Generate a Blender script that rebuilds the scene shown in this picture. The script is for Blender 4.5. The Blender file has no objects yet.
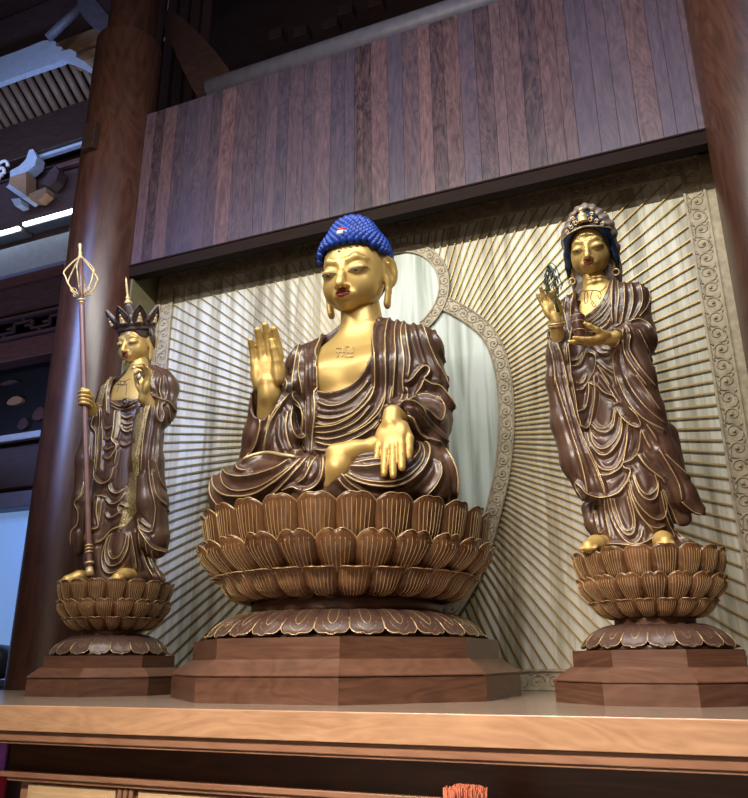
import bpy, bmesh, math, random
import numpy as np
from mathutils import Vector, Matrix
from mathutils.bvhtree import BVHTree
from mathutils.kdtree import KDTree
random.seed(7)
rng = np.random.default_rng(7)
PI = math.pi
S = bpy.context.scene
COL = S.collection
CZ = 1.71          # camera height over the hall floor
TZ = 1.45          # altar top height
# ---------------------------------------------------------------- camera
F, PITCH, YAW, ROLL = 764.9, .3312, .3911, -.006
fw = Vector((-math.sin(YAW)*math.cos(PITCH), math.cos(YAW)*math.cos(PITCH), math.sin(PITCH)))
_r = Vector((math.cos(YAW), math.sin(YAW), 0)); _u = _r.cross(fw)
RT = _r*math.cos(ROLL)+_u*math.sin(ROLL); UP = RT.cross(fw)
CAM = Vector((0, 0, CZ))
cd = bpy.data.cameras.new('camera'); cam = bpy.data.objects.new('camera', cd); COL.objects.link(cam)
m = Matrix((RT, UP, -fw)).transposed().to_4x4(); m.translation = CAM
cam.matrix_world = m
cd.sensor_fit = 'HORIZONTAL'; cd.sensor_width = 36; cd.lens = F/748*36
cd.clip_start = .05; cd.clip_end = 100
S.camera = cam
def ray(px, py): return fw*F + RT*(px-374) - UP*(py-399)
def at(px, py, Y):
    d = ray(px, py); return CAM + d*(Y/d.y)
# ---------------------------------------------------------------- materials
MATS = {}
def newmat(name):
    mt = bpy.data.materials.new(name); mt.use_nodes = True
    nt = mt.node_tree; b = nt.nodes['Principled BSDF']; MATS[name] = mt
    return mt, nt, b
def N(nt, t, **k):
    n = nt.nodes.new(t)
    for a, v in k.items():
        if a in n.inputs.keys(): n.inputs[a].default_value = v
        else: setattr(n, a, v)
    return n
def ramp(nt, fac, stops):
    r = N(nt, 'ShaderNodeValToRGB'); nt.links.new(fac, r.inputs[0])
    e = r.color_ramp.elements
    while len(e) < len(stops): e.new(.5)
    for x, (p, c) in zip(e, stops): x.position = p; x.color = (*c, 1)
    return r.outputs[0]
def wood(name, dark, light, rough=.4, stretch=(1, 1, .12), scale=6, per_island=0, tint=None, coat=0., bump=.15, spec=.5, swirl=2.0, metal=0, obj_random=0):
    mt, nt, b = newmat(name)
    tc = N(nt, 'ShaderNodeTexCoord'); mp = N(nt, 'ShaderNodeMapping'); mp.inputs['Scale'].default_value = stretch
    nt.links.new(tc.outputs['Object'], mp.inputs[0])
    vec = mp.outputs[0]
    geo = N(nt, 'ShaderNodeNewGeometry')
    if per_island:
        cx = N(nt, 'ShaderNodeCombineXYZ'); mu = N(nt, 'ShaderNodeMath', operation='MULTIPLY'); mu.inputs[1].default_value = 37.
        nt.links.new(geo.outputs['Random Per Island'], mu.inputs[0])
        for i in range(3): nt.links.new(mu.outputs[0], cx.inputs[i])
        ad = N(nt, 'ShaderNodeVectorMath', operation='ADD'); nt.links.new(vec, ad.inputs[0]); nt.links.new(cx.outputs[0], ad.inputs[1]); vec = ad.outputs[0]
    n1 = N(nt, 'ShaderNodeTexNoise', Scale=scale, Detail=3., Distortion=swirl); nt.links.new(vec, n1.inputs['Vector'])
    # rings from noise -> grain lines
    m1 = N(nt, 'ShaderNodeMath', operation='MULTIPLY'); m1.inputs[1].default_value = 9.; nt.links.new(n1.outputs[0], m1.inputs[0])
    m2 = N(nt, 'ShaderNodeMath', operation='FRACT'); nt.links.new(m1.outputs[0], m2.inputs[0])
    m3 = N(nt, 'ShaderNodeMath', operation='PINGPONG'); m3.inputs[1].default_value = .5; nt.links.new(m1.outputs[0], m3.inputs[0])
    n2 = N(nt, 'ShaderNodeTexNoise', Scale=scale*9, Detail=4.); nt.links.new(vec, n2.inputs['Vector'])
    a = N(nt, 'ShaderNodeMath', operation='MULTIPLY_ADD'); a.inputs[1].default_value = .5; nt.links.new(m3.outputs[0], a.inputs[0])
    nb = N(nt, 'ShaderNodeMath', operation='MULTIPLY'); nb.inputs[1].default_value = .75; nt.links.new(n2.outputs[0], nb.inputs[0]); nt.links.new(nb.outputs[0], a.inputs[2])
    fac = a.outputs[0]
    if per_island:
        c = N(nt, 'ShaderNodeMath', operation='MULTIPLY_ADD'); c.inputs[1].default_value = per_island
        nt.links.new(geo.outputs['Random Per Island'], c.inputs[0])
        s = N(nt, 'ShaderNodeMath', operation='SUBTRACT'); s.inputs[1].default_value = per_island*.5; nt.links.new(fac, s.inputs[0]); nt.links.new(s.outputs[0], c.inputs[2]); fac = c.outputs[0]
    st = [(.15, dark), (.85, light)]
    if obj_random:
        oi = N(nt, 'ShaderNodeObjectInfo'); c = N(nt, 'ShaderNodeMath', operation='MULTIPLY_ADD'); c.inputs[1].default_value = obj_random
        s = N(nt, 'ShaderNodeMath', operation='SUBTRACT'); s.inputs[1].default_value = obj_random*.5
        nt.links.new(oi.outputs['Random'], c.inputs[0]); nt.links.new(fac, s.inputs[0]); nt.links.new(s.outputs[0], c.inputs[2]); fac = c.outputs[0]
    col = ramp(nt, fac, st)
    if tint:
        mx = N(nt, 'ShaderNodeMix', data_type='RGBA'); mx.inputs[7].default_value = (*tint, 1)
        w = N(nt, 'ShaderNodeTexWhiteNoise', noise_dimensions='1D'); nt.links.new(geo.outputs['Random Per Island'], w.inputs['W'])
        q = N(nt, 'ShaderNodeMath', operation='MULTIPLY'); q.inputs[1].default_value = .6; nt.links.new(w.outputs[0], q.inputs[0])
        nt.links.new(q.outputs[0], mx.inputs[0]); nt.links.new(col, mx.inputs[6]); col = mx.outputs[2]
    nt.links.new(col, b.inputs['Base Color'])
    b.inputs['Roughness'].default_value = rough; b.inputs['Specular IOR Level'].default_value = spec
    b.inputs['Coat Weight'].default_value = coat; b.inputs['Coat Roughness'].default_value = .25; b.inputs['Metallic'].default_value = metal
    bp = N(nt, 'ShaderNodeBump', Strength=bump, Distance=.01); nt.links.new(fac, bp.inputs['Height']); nt.links.new(bp.outputs[0], b.inputs['Normal'])
    return mt
def plain(name, col, rough=.5, metal=0., var=.15, scale=8, bump=0., spec=.5, coat=0., emit=0):
    mt, nt, b = newmat(name)
    n = N(nt, 'ShaderNodeTexNoise', Scale=scale, Detail=4.); tc = N(nt, 'ShaderNodeTexCoord'); nt.links.new(tc.outputs['Object'], n.inputs['Vector'])
    c = ramp(nt, n.outputs[0], [(.3, tuple(x*(1-var) for x in col)), (.7, tuple(min(1, x*(1+var)) for x in col))])
    nt.links.new(c, b.inputs['Base Color'])
    b.inputs['Roughness'].default_value = rough; b.inputs['Metallic'].default_value = metal; b.inputs['Specular IOR Level'].default_value = spec
    b.inputs['Coat Weight'].default_value = coat
    if bump:
        bp = N(nt, 'ShaderNodeBump', Strength=bump, Distance=.01); nt.links.new(n.outputs[0], bp.inputs['Height']); nt.links.new(bp.outputs[0], b.inputs['Normal'])
    if emit:
        b.inputs['Emission Color'].default_value = (*col, 1); b.inputs['Emission Strength'].default_value = emit
    return mt
wood('plank_wood', (.019, .010, .015), (.150, .082, .090), rough=.40, per_island=.42, tint=(.050, .046, .082), stretch=(1, 1, .22), scale=2.6, swirl=3.0, spec=.55)
wood('pillar_wood', (.030, .011, .008), (.095, .038, .024), rough=.34, scale=1.4, stretch=(1, 1, .2), spec=.6, swirl=2.5, bump=.05)
wood('dark_wood', (.022, .010, .009), (.055, .026, .020), rough=.45, scale=3, stretch=(.15, 1, 1))
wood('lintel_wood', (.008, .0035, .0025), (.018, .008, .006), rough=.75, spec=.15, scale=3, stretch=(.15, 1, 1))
wood('beam_wood', (.05, .028, .03), (.11, .065, .068), rough=.42, scale=3, stretch=(.15, 1, 1))
wood('red_wood', (.07, .028, .026), (.14, .06, .055), rough=.45, scale=3, stretch=(.15, 1, 1))
wood('tan_beam_wood', (.28, .15, .08), (.42, .25, .15), rough=.5, scale=3, stretch=(.15, 1, 1))
wood('altar_wood', (.33, .175, .09), (.56, .33, .185), rough=.4, scale=2.2, stretch=(.22, 1, 1), swirl=2.5, bump=.04)
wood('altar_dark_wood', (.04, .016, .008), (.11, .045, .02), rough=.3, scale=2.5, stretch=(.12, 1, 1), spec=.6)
wood('altar_brown_wood', (.22, .10, .055), (.38, .20, .115), rough=.4, scale=2.5, stretch=(.12, 1, 1))
wood('altar_top_wood', (.20, .14, .10), (.33, .25, .19), rough=.22, scale=2.5, stretch=(.12, 1, 1), spec=.7)
wood('panel_wood', (.50, .33, .17), (.66, .48, .28), rough=.35, scale=2.5, stretch=(.2, 1, 1))
wood('pedestal_wood', (.065, .028, .016), (.165, .078, .046), rough=.36, scale=3, stretch=(.15, .15, 1), spec=.5, per_island=.35, bump=.05)
wood('petal_wood', (.080, .032, .012), (.24, .115, .048), rough=.26, obj_random=.45, scale=3.5, stretch=(1, 1, .25), spec=.6, bump=.04, swirl=1.5)
wood('mound_wood', (.055, .028, .02), (.12, .066, .048), rough=.36, scale=3.5, spec=.6, bump=.05)
wood('robe_wood', (.045, .021, .013), (.145, .074, .046), rough=.35, scale=1.6, stretch=(1, 1, .25), spec=.55, bump=.03, swirl=2, coat=.25)
plain('gold_trim', (.70, .52, .26), rough=.42, metal=.45, var=.1)
plain('gold_skin', (.62, .41, .13), rough=.42, metal=.40, var=.05, scale=3)
plain('veil_brown', (.22, .17, .14), rough=.4, var=.3)
plain('vase_wood', (.11, .05, .035), rough=.3)
plain('crown_wood', (.085, .055, .045), rough=.4, var=.3, scale=30)
plain('staff_wood', (.20, .10, .085), rough=.35)
plain('pale_cloth', (.45, .42, .30), rough=.4)
plain('rod_gold', (.42, .28, .09), rough=.42, metal=.5, var=.08)
plain('carved_screen', (.40, .33, .22), rough=.45, var=.25, scale=14, bump=.2)
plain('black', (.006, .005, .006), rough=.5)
plain('metal_grey', (.25, .25, .26), rough=.4, metal=.5)
def screen_mat(name, dark, mid, light, rough):
    mt, nt, b = newmat(name)
    tc = N(nt, 'ShaderNodeTexCoord'); mp = N(nt, 'ShaderNodeMapping'); mp.inputs['Scale'].default_value = (1, 1, .06)
    nt.links.new(tc.outputs['Object'], mp.inputs[0])
    n = N(nt, 'ShaderNodeTexNoise', Scale=9., Detail=5., Distortion=.6); nt.links.new(mp.outputs[0], n.inputs['Vector'])
    geo = N(nt, 'ShaderNodeNewGeometry')
    a = N(nt, 'ShaderNodeMath', operation='MULTIPLY_ADD'); a.inputs[1].default_value = .22; nt.links.new(geo.outputs['Random Per Island'], a.inputs[0])
    s = N(nt, 'ShaderNodeMath', operation='SUBTRACT'); s.inputs[1].default_value = .11; nt.links.new(n.outputs[0], s.inputs[0]); nt.links.new(s.outputs[0], a.inputs[2])
    c = ramp(nt, a.outputs[0], [(.30, dark), (.47, mid), (.62, light)])
    nt.links.new(c, b.inputs['Base Color']); b.inputs['Roughness'].default_value = rough; b.inputs['Specular IOR Level'].default_value = .6
    return mt
screen_mat('screen_panel', (.26, .23, .15), (.50, .465, .35), (.66, .65, .55), .45)
screen_mat('halo_panel', (.20, .23, .18), (.40, .44, .37), (.56, .61, .55), .42)
# ---------------------------------------------------------------- mesh helpers
def obj(name, verts, faces, mat, parent=None, smooth=False, loc=(0, 0, 0), mids=None):
    me = bpy.data.meshes.new(name)
    if isinstance(verts, np.ndarray): verts = verts.tolist()
    if isinstance(faces, np.ndarray): faces = faces.tolist()
    me.from_pydata(verts, [], faces)
    for mm in (mat if isinstance(mat, (list, tuple)) else [mat]): me.materials.append(MATS[mm])
    if mids is not None: me.polygons.foreach_set('material_index', mids)
    if smooth: me.polygons.foreach_set('use_smooth', [True]*len(me.polygons))
    me.update()
    o = bpy.data.objects.new(name, me); COL.objects.link(o); o.location = loc
    if parent: o.parent = parent
    return o
def tag(o, label=None, cat=None, group=None, kind=None):
    if label: o['label'] = label
    if cat: o['category'] = cat
    if group: o['group'] = group
    if kind: o['kind'] = kind
    return o
def thing(name, label, cat, loc, rz=0, group=None):
    o = bpy.data.objects.new(name, None); COL.objects.link(o); o.empty_display_size = .1
    o.location = loc; o.rotation_euler = (0, 0, rz); return tag(o, label, cat, group)
class MB:
    def __init__(s): s.v = []; s.f = []; s.m = []
    def add(s, v, f, mi=0):
        n = len(s.v); s.v += [tuple(map(float, p)) for p in v]; s.f += [[i+n for i in q] for q in f]; s.m += [mi]*len(f); return s
    def box(s, x0, x1, y0, y1, z0, z1, mi=0, bev=0):
        if bev:
            bm = bmesh.new(); bmesh.ops.create_cube(bm, size=1)
            bmesh.ops.scale(bm, vec=(x1-x0, y1-y0, z1-z0), verts=bm.verts); bmesh.ops.translate(bm, vec=((x0+x1)/2, (y0+y1)/2, (z0+z1)/2), verts=bm.verts)
            bmesh.ops.bevel(bm, geom=bm.edges[:], offset=bev, segments=2, profile=.5, affect='EDGES')
            bm.verts.index_update(); s.add([v.co for v in bm.verts], [[v.index for v in q.verts] for q in bm.faces], mi); bm.free(); return s
        v = [(x, y, z) for z in (z0, z1) for y in (y0, y1) for x in (x0, x1)]
        return s.add(v, [(0, 2, 3, 1), (4, 5, 7, 6), (0, 1, 5, 4), (2, 6, 7, 3), (0, 4, 6, 2), (1, 3, 7, 5)], mi)
    def tube(s, pts, r, n=6, mi=0, closed=False, cap=True):
        P = [Vector(p) for p in pts]; R = r if isinstance(r, (list, tuple, np.ndarray)) else [r]*len(P)
        k = len(P); base = len(s.v); prev = None
        for i, p in enumerate(P):
            if closed: t = P[(i+1) % k]-P[i-1]
            else: t = P[min(i+1, k-1)]-P[max(i-1, 0)]
            if t.length < 1e-9: t = Vector((0, 0, 1))
            t.normalize()
            if prev is None:
                a = Vector((0, 0, 1)) if abs(t.z) < .9 else Vector((1, 0, 0)); u = t.cross(a).normalized()
            else:
                u = prev - t*prev.dot(t); u = u.normalized() if u.length > 1e-6 else t.orthogonal().normalized()
            prev = u; w = t.cross(u)
            for j in range(n):
                q = 2*PI*j/n; s.v.append(tuple(p+(u*math.cos(q)+w*math.sin(q))*float(R[i])))
        for i in range(k if closed else k-1):
            for j in range(n):
                a = base+i*n+j; b = base+i*n+(j+1) % n; c = base+((i+1) % k)*n
                s.f.append([a, b, c+(j+1) % n, c+j]); s.m.append(mi)
        if cap and not closed:
            s.f.append([base+j for j in range(n)][::-1]); s.m.append(mi)
            s.f.append([base+(k-1)*n+j for j in range(n)]); s.m.append(mi)
        return s
    def prism(s, poly, y0, y1, mi=0):   # poly in xz
        n = len(poly); v = [(x, y0, z) for x, z in poly]+[(x, y1, z) for x, z in poly]
        return s.add(v, [list(range(n)), list(range(2*n-1, n-1, -1))]+[[i, i+n, (i+1) % n+n, (i+1) % n] for i in range(n)], mi)
    def lathe(s, prof, n=48, mi=0, c=(0, 0, 0), rot=0):
        base = len(s.v)
        for r, z in prof:
            for j in range(n):
                a = 2*PI*(j+.5)/n+rot; s.v.append((c[0]+r*math.cos(a), c[1]+r*math.sin(a), c[2]+z))
        for i in range(len(prof)-1):
            for j in range(n):
                a = base+i*n+j; b = base+i*n+(j+1) % n; s.f.append([a, b, b+n, a+n]); s.m.append(mi)
        s.f.append([base+j for j in range(n)][::-1]); s.m.append(mi)
        s.f.append([base+(len(prof)-1)*n+j for j in range(n)]); s.m.append(mi); return s
    def build(s, name, mat, parent=None, smooth=False, loc=(0, 0, 0)):
        return obj(name, s.v, s.f, mat, parent, smooth, loc, s.m)
def struct(o): o['kind'] = 'structure'; return o
def autosmooth(o, ang=35):
    o.data.polygons.foreach_set('use_smooth', [True]*len(o.data.polygons))
    bm = bmesh.new(); bm.from_mesh(o.data)
    for e in bm.edges:
        if len(e.link_faces) == 2 and e.calc_face_angle(0) > math.radians(ang): e.smooth = False
    bm.to_mesh(o.data); bm.free(); return o
# ---------------------------------------------------------------- room
YF, YB = 7.02, 7.61
XL, XR = -6.3, .63
struct(MB().box(-20, 10, -9, 11.3, -.1, 0).build('floor', 'metal_grey'))
struct(MB().box(-20, 10, -9, 11.3, 15.5, 15.6).build('ceiling', 'dark_wood'))
struct(MB().box(-20, 10, 11.3, 11.4, 0, 15.5).build('wall_back', 'dark_wood'))
struct(MB().box(-20.1, -20, -9, 11.4, 0, 15.5).build('wall_left', 'dark_wood'))
struct(MB().box(10, 10.1, -9, 11.4, 0, 15.5).build('wall_right', 'dark_wood'))
struct(MB().box(-20, 10, -9.1, -9, 0, 15.5).build('wall_front', 'red_wood'))
# plank wall above the niche
b = MB(); x = -6.95
while x < 1.15:
    w = random.choice((.13, .16, .19, .2, .22)); w = min(w, 1.16-x)
    d = random.uniform(0, .004)
    b.box(x+.0015, x+w-.0015, YF-d, YF+.05, 4.92+CZ, 7.33+CZ, bev=.002 if w > .02 else 0); x += w
struct(b.build('wall_planks', 'plank_wood'))
struct(MB().box(-6.95, 1.15, YF+.052, YF+.2, 4.92+CZ, 7.32+CZ).build('wall_plank_backing', 'dark_wood'))
# lintel
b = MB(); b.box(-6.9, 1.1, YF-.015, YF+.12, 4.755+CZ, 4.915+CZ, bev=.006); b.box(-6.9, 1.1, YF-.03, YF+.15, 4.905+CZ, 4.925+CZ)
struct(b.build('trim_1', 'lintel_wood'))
# niche side walls and soffit, back panel behind the screen
plain('dim_olive_board', (.15, .13, .07), rough=.6)  # olive darkened: the dimness of grazing light is put into the colour
struct(MB().box(XL-.03, XL-.001, YF+.03, YB+.14, 0, 5.1+CZ).build('wall_niche_left', 'dim_olive_board'))
struct(MB().box(XR+.09, XR+.2, YF+.03, YB+.14, 0, 5.1+CZ).build('wall_niche_right', 'screen_panel'))
struct(MB().box(XL-.1, XR+.19, YF+.205, YB+.14, 5.1+CZ, 5.16+CZ).build('ceiling_niche', 'black'))
# pillars
def pillar(cx, cy, r, label):
    t = thing('pillar', label, 'pillar', (cx, cy, 0))
    b = MB(); b.lathe([(r*1.02, .25), (r, 4), (r*.985, 8.66+CZ), (r*.9, 8.70+CZ)], 64); autosmooth(b.build('shaft', 'pillar_wood', t))
    b = MB(); b.lathe([(r*.74, 8.70+CZ), (r*.72, 13.78)], 48); autosmooth(b.build('neck', 'pillar_wood', t))
    b = MB(); b.lathe([(r*1.3, 0), (r*1.35, .08), (r*1.3, .18), (r*1.1, .25)], 48); autosmooth(b.build('plinth', 'metal_grey', t))
    return t
pl = pillar(-6.80, YF, .475, 'dark brown round wooden pillar behind the crowned statue with a staff')
p = at(93, 138, YF-.47)
MB().box(p.x-.1-pl.location.x, p.x+.1-pl.location.x, -.56, -.36, p.z-.22, p.z+.2, bev=.01).build('bracket_block', 'dark_wood', pl)
pillar(1.11, YF, .475, 'reddish brown round wooden pillar at the right edge beside the carved screen')
# ---------------------------------------------------------------- carved radiating screen
SX, SZ = -2.82, 2.35+CZ
IX0, IX1, IZ0, IZ1 = -6.06, .39, -.08+CZ, 4.83+CZ
scr = thing('carved_screen', 'tall pale carved wooden screen with gold rays spreading around a double halo', 'screen', (SX, YB, TZ))
def L(x, y, z): return (x-SX, y-YB, z-TZ)
b = MB(); x = IX0-.02
while x < IX1+.02:
    w = random.choice((.14, .17, .2)); w = min(w, IX1+.02-x)
    if w > .01: b.box(x+.001-SX, x+w-.001-SX, 0, .03, IZ0-.02-TZ, IZ1+.02-TZ)
    x += w
b.build('back_panel', 'screen_panel', scr)
# frame with relief scrolls
fr = MB(); W = .205
fx0, fx1, fz0, fz1 = IX0-W, IX1+W, TZ+.004, IZ1+W
bz = IZ0-TZ-.004
def bar(x0, x1, z0, z1, y=-.025, mi=0): fr.box(x0-SX, x1-SX, y, .03, z0-TZ, z1-TZ, mi)
bar(fx0, IX0, fz0, fz1); bar(IX1, fx1, fz0, fz1); bar(IX0, IX1, fz0, IZ0); bar(IX0, IX1, IZ1, fz1)
for (x0, x1, z0, z1) in ((fx0, fx1, fz0, fz1), (IX0-.012, IX1+.012, IZ0-.012, IZ1+.012)):
    e = .022
    fr.box(x0-SX, x0+e-SX, -.045, -.02, z0-TZ, z1-TZ); fr.box(x1-e-SX, x1-SX, -.045, -.02, z0-TZ, z1-TZ)
    fr.box(x0-SX, x1-SX, -.045, -.02, z0-TZ, z0+e-TZ); fr.box(x0-SX, x1-SX, -.045, -.02, z1-e-TZ, z1-TZ)
fr.box(XL+.002-SX, fx0-SX, -.05, .03, 0.004, fz1-TZ); fr.box(fx1-SX, XR+.086-SX, -.02, .03, 0.004, fz1-TZ)
fr.build('frame', 'carved_screen', scr)
def scroll(mb, x, z, s, flip, rot, y=-.028):
    ca, sa = math.cos(rot), math.sin(rot)
    def P(u, v): 
        u *= flip; return (x+(u*ca-v*sa)*s-SX, y, z+(u*sa+v*ca)*s-TZ)
    pts = []; rr = []
    for i in range(15):
        a = i/14*2.6*PI; r = .075*(1-i/18); pts.append(P(r*math.cos(a)-.01, r*math.sin(a))); rr.append(.011*s*(1-i/24))
    mb.tube(pts, rr, 4)
    mb.tube([P(.06, 0), P(.075, -.05), P(.05, -.09), P(-.02, -.11)], [.011*s, .013*s, .012*s, .004*s], 4)
    mb.tube([P(-.07, .05), P(-.085, .085), P(-.05, .11)], [.006*s, .012*s, .003*s], 4)
    mb.tube([P(.06, .05), P(.085, .075), P(.08, .11)], [.006*s, .013*s, .003*s], 4)
    mb.tube([P(0, -.012), P(0, .012)], .017*s, 6)
cv = MB(); st = .165
n = int((fz1-fz0-.1)/st)
for i in range(n):
    for xx in (IX0-W/2, IX1+W/2): scroll(cv, xx, fz0+.12+i*st, .92, 1 if i % 2 else -1, 0)
n = int((IX1-IX0)/st)
for i in range(n):
    scroll(cv, IX0+.1+i*st, IZ1+W/2, .92, 1 if i % 2 else -1, PI/2)
    scroll(cv, IX0+.1+i*st, IZ0-.095, .72, 1 if i % 2 else -1, PI/2)
cv.build('scroll_carving', 'carved_screen', scr, smooth=True)
# halos
bp = [(0, 4.12), (.30, 4.08), (.62, 3.90), (.95, 3.63), (1.15, 3.36), (1.25, 3.0), (1.275, 2.6), (1.25, 2.2), (1.18, 1.8), (1.08, 1.45), (.96, 1.1), (.8, .75), (.55, .4)]
def catmull(P, k=6):
    P = [np.array(p, float) for p in P]; Q = [2*P[0]-P[1]]+P+[2*P[-1]-P[-2]]; out = []
    for i in range(1, len(Q)-2):
        for j in range(k):
            t = j/k; out.append(.5*((2*Q[i])+(-Q[i-1]+Q[i+1])*t+(2*Q[i-1]-5*Q[i]+4*Q[i+1]-Q[i+2])*t*t+(-Q[i-1]+3*Q[i]-3*Q[i+1]+Q[i+2])*t**3))
    out.append(P[-1]); return np.array(out)
bo = catmull(bp, 6)
hc = 4.10+CZ; hr = .635
hpoly = [(SX+hr*math.sin(a), hc+hr*math.cos(a)) for a in np.linspace(0, 2*PI, 65)[:-1]]
def inside_head(x, z, r=hr): return (x-SX)**2+(z-hc)**2 < r*r
right = [(SX+p[0], p[1]+CZ) for p in bo]
poly = right+[(2*SX-x, z) for x, z in right[::-1]]
# fill panels (thin raised boards)
hp = MB(); hp.prism([(x-SX, z-TZ) for x, z in poly], -.018, .0); hp.build('body_halo_panel', 'halo_panel', scr)
hp = MB(); hp.prism([(x-SX, z-TZ) for x, z in hpoly], -.026, -.019); hp.build('head_halo_panel', 'halo_panel', scr)
def ribbon(mb, pts, w, y0, y1):   # band inwards from outline pts (list of (x,z)), centre-left normal
    P = np.array(pts); T = np.gradient(P, axis=0); T /= np.linalg.norm(T, axis=1)[:, None]
    Nn = np.stack([T[:, 1], -T[:, 0]], 1); Q = P+Nn*w
    for i in range(len(P)-1):
        a, b2, c, d = P[i], P[i+1], Q[i+1], Q[i]
        v = [(a[0]-SX, y1, a[1]-TZ), (b2[0]-SX, y1, b2[1]-TZ), (c[0]-SX, y1, c[1]-TZ), (d[0]-SX, y1, d[1]-TZ), (a[0]-SX, y0, a[1]-TZ), (b2[0]-SX, y0, b2[1]-TZ), (c[0]-SX, y0, c[1]-TZ), (d[0]-SX, y0, d[1]-TZ)]
        mb.add(v, [(4, 5, 6, 7), (0, 4, 5, 1)[::-1], (3, 2, 6, 7)])
    return P, Q
def ring(name, pts, w, y):
    mb = MB(); P, Q = ribbon(mb, pts, w, y-.022, y)
    for A in (P, Q): mb.tube([(a[0]-SX, y-.024, a[1]-TZ) for a in A], .011, 5)
    M = (P+Q)/2; d = np.cumsum(np.r_[0, np.linalg.norm(np.diff(M, axis=0), axis=1)]); k = int(d[-1]/.13)
    for i in range(k):
        s_ = (i+.5)/k*d[-1]; x = np.interp(s_, d, M[:, 0]); z = np.interp(s_, d, M[:, 1]); x2 = np.interp(s_+.02, d, M[:, 0]); z2 = np.interp(s_+.02, d, M[:, 1])
        scroll(mb, x, z, .68, 1 if i % 2 else -1, math.atan2(z2-z, x2-x)-PI/2, y-.024)
    return mb.build(name, 'carved_screen', scr)
rr_ = [q for q in right if not inside_head(*q, hr-.1)]
rr_ = [q for q in rr_ if q[0] > SX+.3]
ring('body_halo_ring', rr_, .15, -.018)
ring('body_halo_ring', [(2*SX-x, z) for x, z in rr_[::-1]], .15, -.018)
arc = [(SX+hr*math.sin(a), hc+hr*math.cos(a)) for a in np.linspace(-PI*.82, PI*.82, 60)]
ring('head_halo_ring', arc, .115, -.026)
# rays
def outline_r(ang):
    ca, sa = math.cos(ang), math.sin(ang); best = .75
    for r in np.arange(.5, 3.2, .02):
        x, z = SX+r*ca, SZ+r*sa
        if z > 4.12+CZ+.5: pass
        zz = z-CZ; inb = False
        if .4 < zz < 4.12:
            xi = np.interp(-zz, -bo[:, 1], bo[:, 0]); inb = abs(x-SX) < xi
        if inb or inside_head(x, z): best = r
    return best+.012
NR = 172; stuff = MB(); rays = []
for i in range(NR):
    ang = (i+.5)/NR*2*PI; ca, sa = math.cos(ang), math.sin(ang)
    r0 = outline_r(ang)
    tx = ((IX1 if ca > 0 else IX0)-SX)/ca if abs(ca) > 1e-6 else 99; tz = ((IZ1 if sa > 0 else IZ0)-SZ)/sa if abs(sa) > 1e-6 else 99
    r1 = min(tx, tz)-.004
    if r1-r0 < .04: continue
    rays.append((ang, r0, r1))
def rod(mb, ang, r0, r1):
    ca, sa = math.cos(ang), math.sin(ang); w = .0060; y0, y1 = -.026, -.013
    v = []
    for r in (r0, r1):
        for (s1, yy) in ((-1, y1), (1, y1), (1, y0), (-1, y0)):
            v.append((r*ca-s1*w*sa, yy, SZ-TZ+r*sa+s1*w*ca))
    mb.add(v, [(0, 1, 2, 3), (7, 6, 5, 4), (0, 4, 5, 1), (1, 5, 6, 2), (2, 6, 7, 3), (3, 7, 4, 0)])
def rayseen(a):   # how much of the ray shows past the statues
    d = math.degrees(a[0]) % 360
    return (a[2]-a[1])*(0.1 if 228 < d < 300 else 1)
rays.sort(key=rayseen, reverse=True)
for k_, a in enumerate(rays):
    if k_ < 100: mb = MB(); rod(mb, *a); mb.build('ray', 'rod_gold', scr)
    else: rod(stuff, *a)
tag(stuff.build('short_rays', 'rod_gold', scr), kind='stuff')
# ---------------------------------------------------------------- altar
YT = 4.17
alt = thing('altar_table', 'long light brown wooden altar table with stepped edge mouldings under the three statues', 'altar', (-2.8, 5.8, 0))
def A(b, name, mat, bevel=True):
    o = b.build(name, mat, alt); return o
ox, oy = 2.8, -5.8
def ab(mb, x0, x1, y0, y1, z0, z1, bev=.004, mi=0): mb.box(x0+ox, x1+ox, y0+oy, y1+oy, z0, z1, mi, bev)
AX0, AX1 = -7.6, 3.2
YR = YF-.5
b = MB(); ab(b, AX0, AX1, YT+.004, YR+.0, TZ-.02, TZ, .002); ab(b, -6.28, .61, YR+.001, YB-.06, TZ-.02, TZ, .002); A(b, 'tabletop', 'altar_top_wood')
b = MB(); ab(b, AX0, AX1, YT, YT+.3, TZ-.158, TZ-.001); A(b, 'edge_board', 'altar_wood')
b = MB(); ab(b, AX0, AX1, YT+.03, YT+.3, TZ-.222, TZ-.16, .006); ab(b, AX0, AX1, YT+.045, YT+.3, TZ-.24, TZ-.223, .004); A(b, 'moulding', 'altar_brown_wood')
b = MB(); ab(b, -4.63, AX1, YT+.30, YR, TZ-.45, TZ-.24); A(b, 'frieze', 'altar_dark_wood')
b = MB(); ab(b, -4.65, AX1, YT+.25, YT+.5, TZ-.475, TZ-.44, .006); ab(b, -4.6, AX1, YT+.27, YT+.5, TZ-.5, TZ-.476, .006); A(b, 'moulding', 'altar_brown_wood')
b = MB(); ab(b, -4.52, AX1, YT+.33, YR, .0, TZ-.5); ab(b, -4.5, .61, YR+.002, YB-.07, 0., TZ-.022); A(b, 'body', 'altar_brown_wood')
xs = [-4.46]
while xs[-1] < 2.9: xs.append(xs[-1]+.93)
for i in range(len(xs)-1):
    b = MB(); x0, x1 = xs[i]+.03, xs[i+1]-.15
    ab(b, x0, x1, YT+.30, YT+.34, .2, TZ-.515, .008); ab(b, x0+.05, x1-.05, YT+.285, YT+.34, .25, TZ-.56, .008); A(b, 'front_panel', 'panel_wood')
    b = MB()
    for q in range(3): ab(b, x1+.02+q*.045, x1+.055+q*.045, YT+.29, YT+.35, .1, TZ-.505, .01)
    A(b, 'stile', 'altar_brown_wood')
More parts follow.
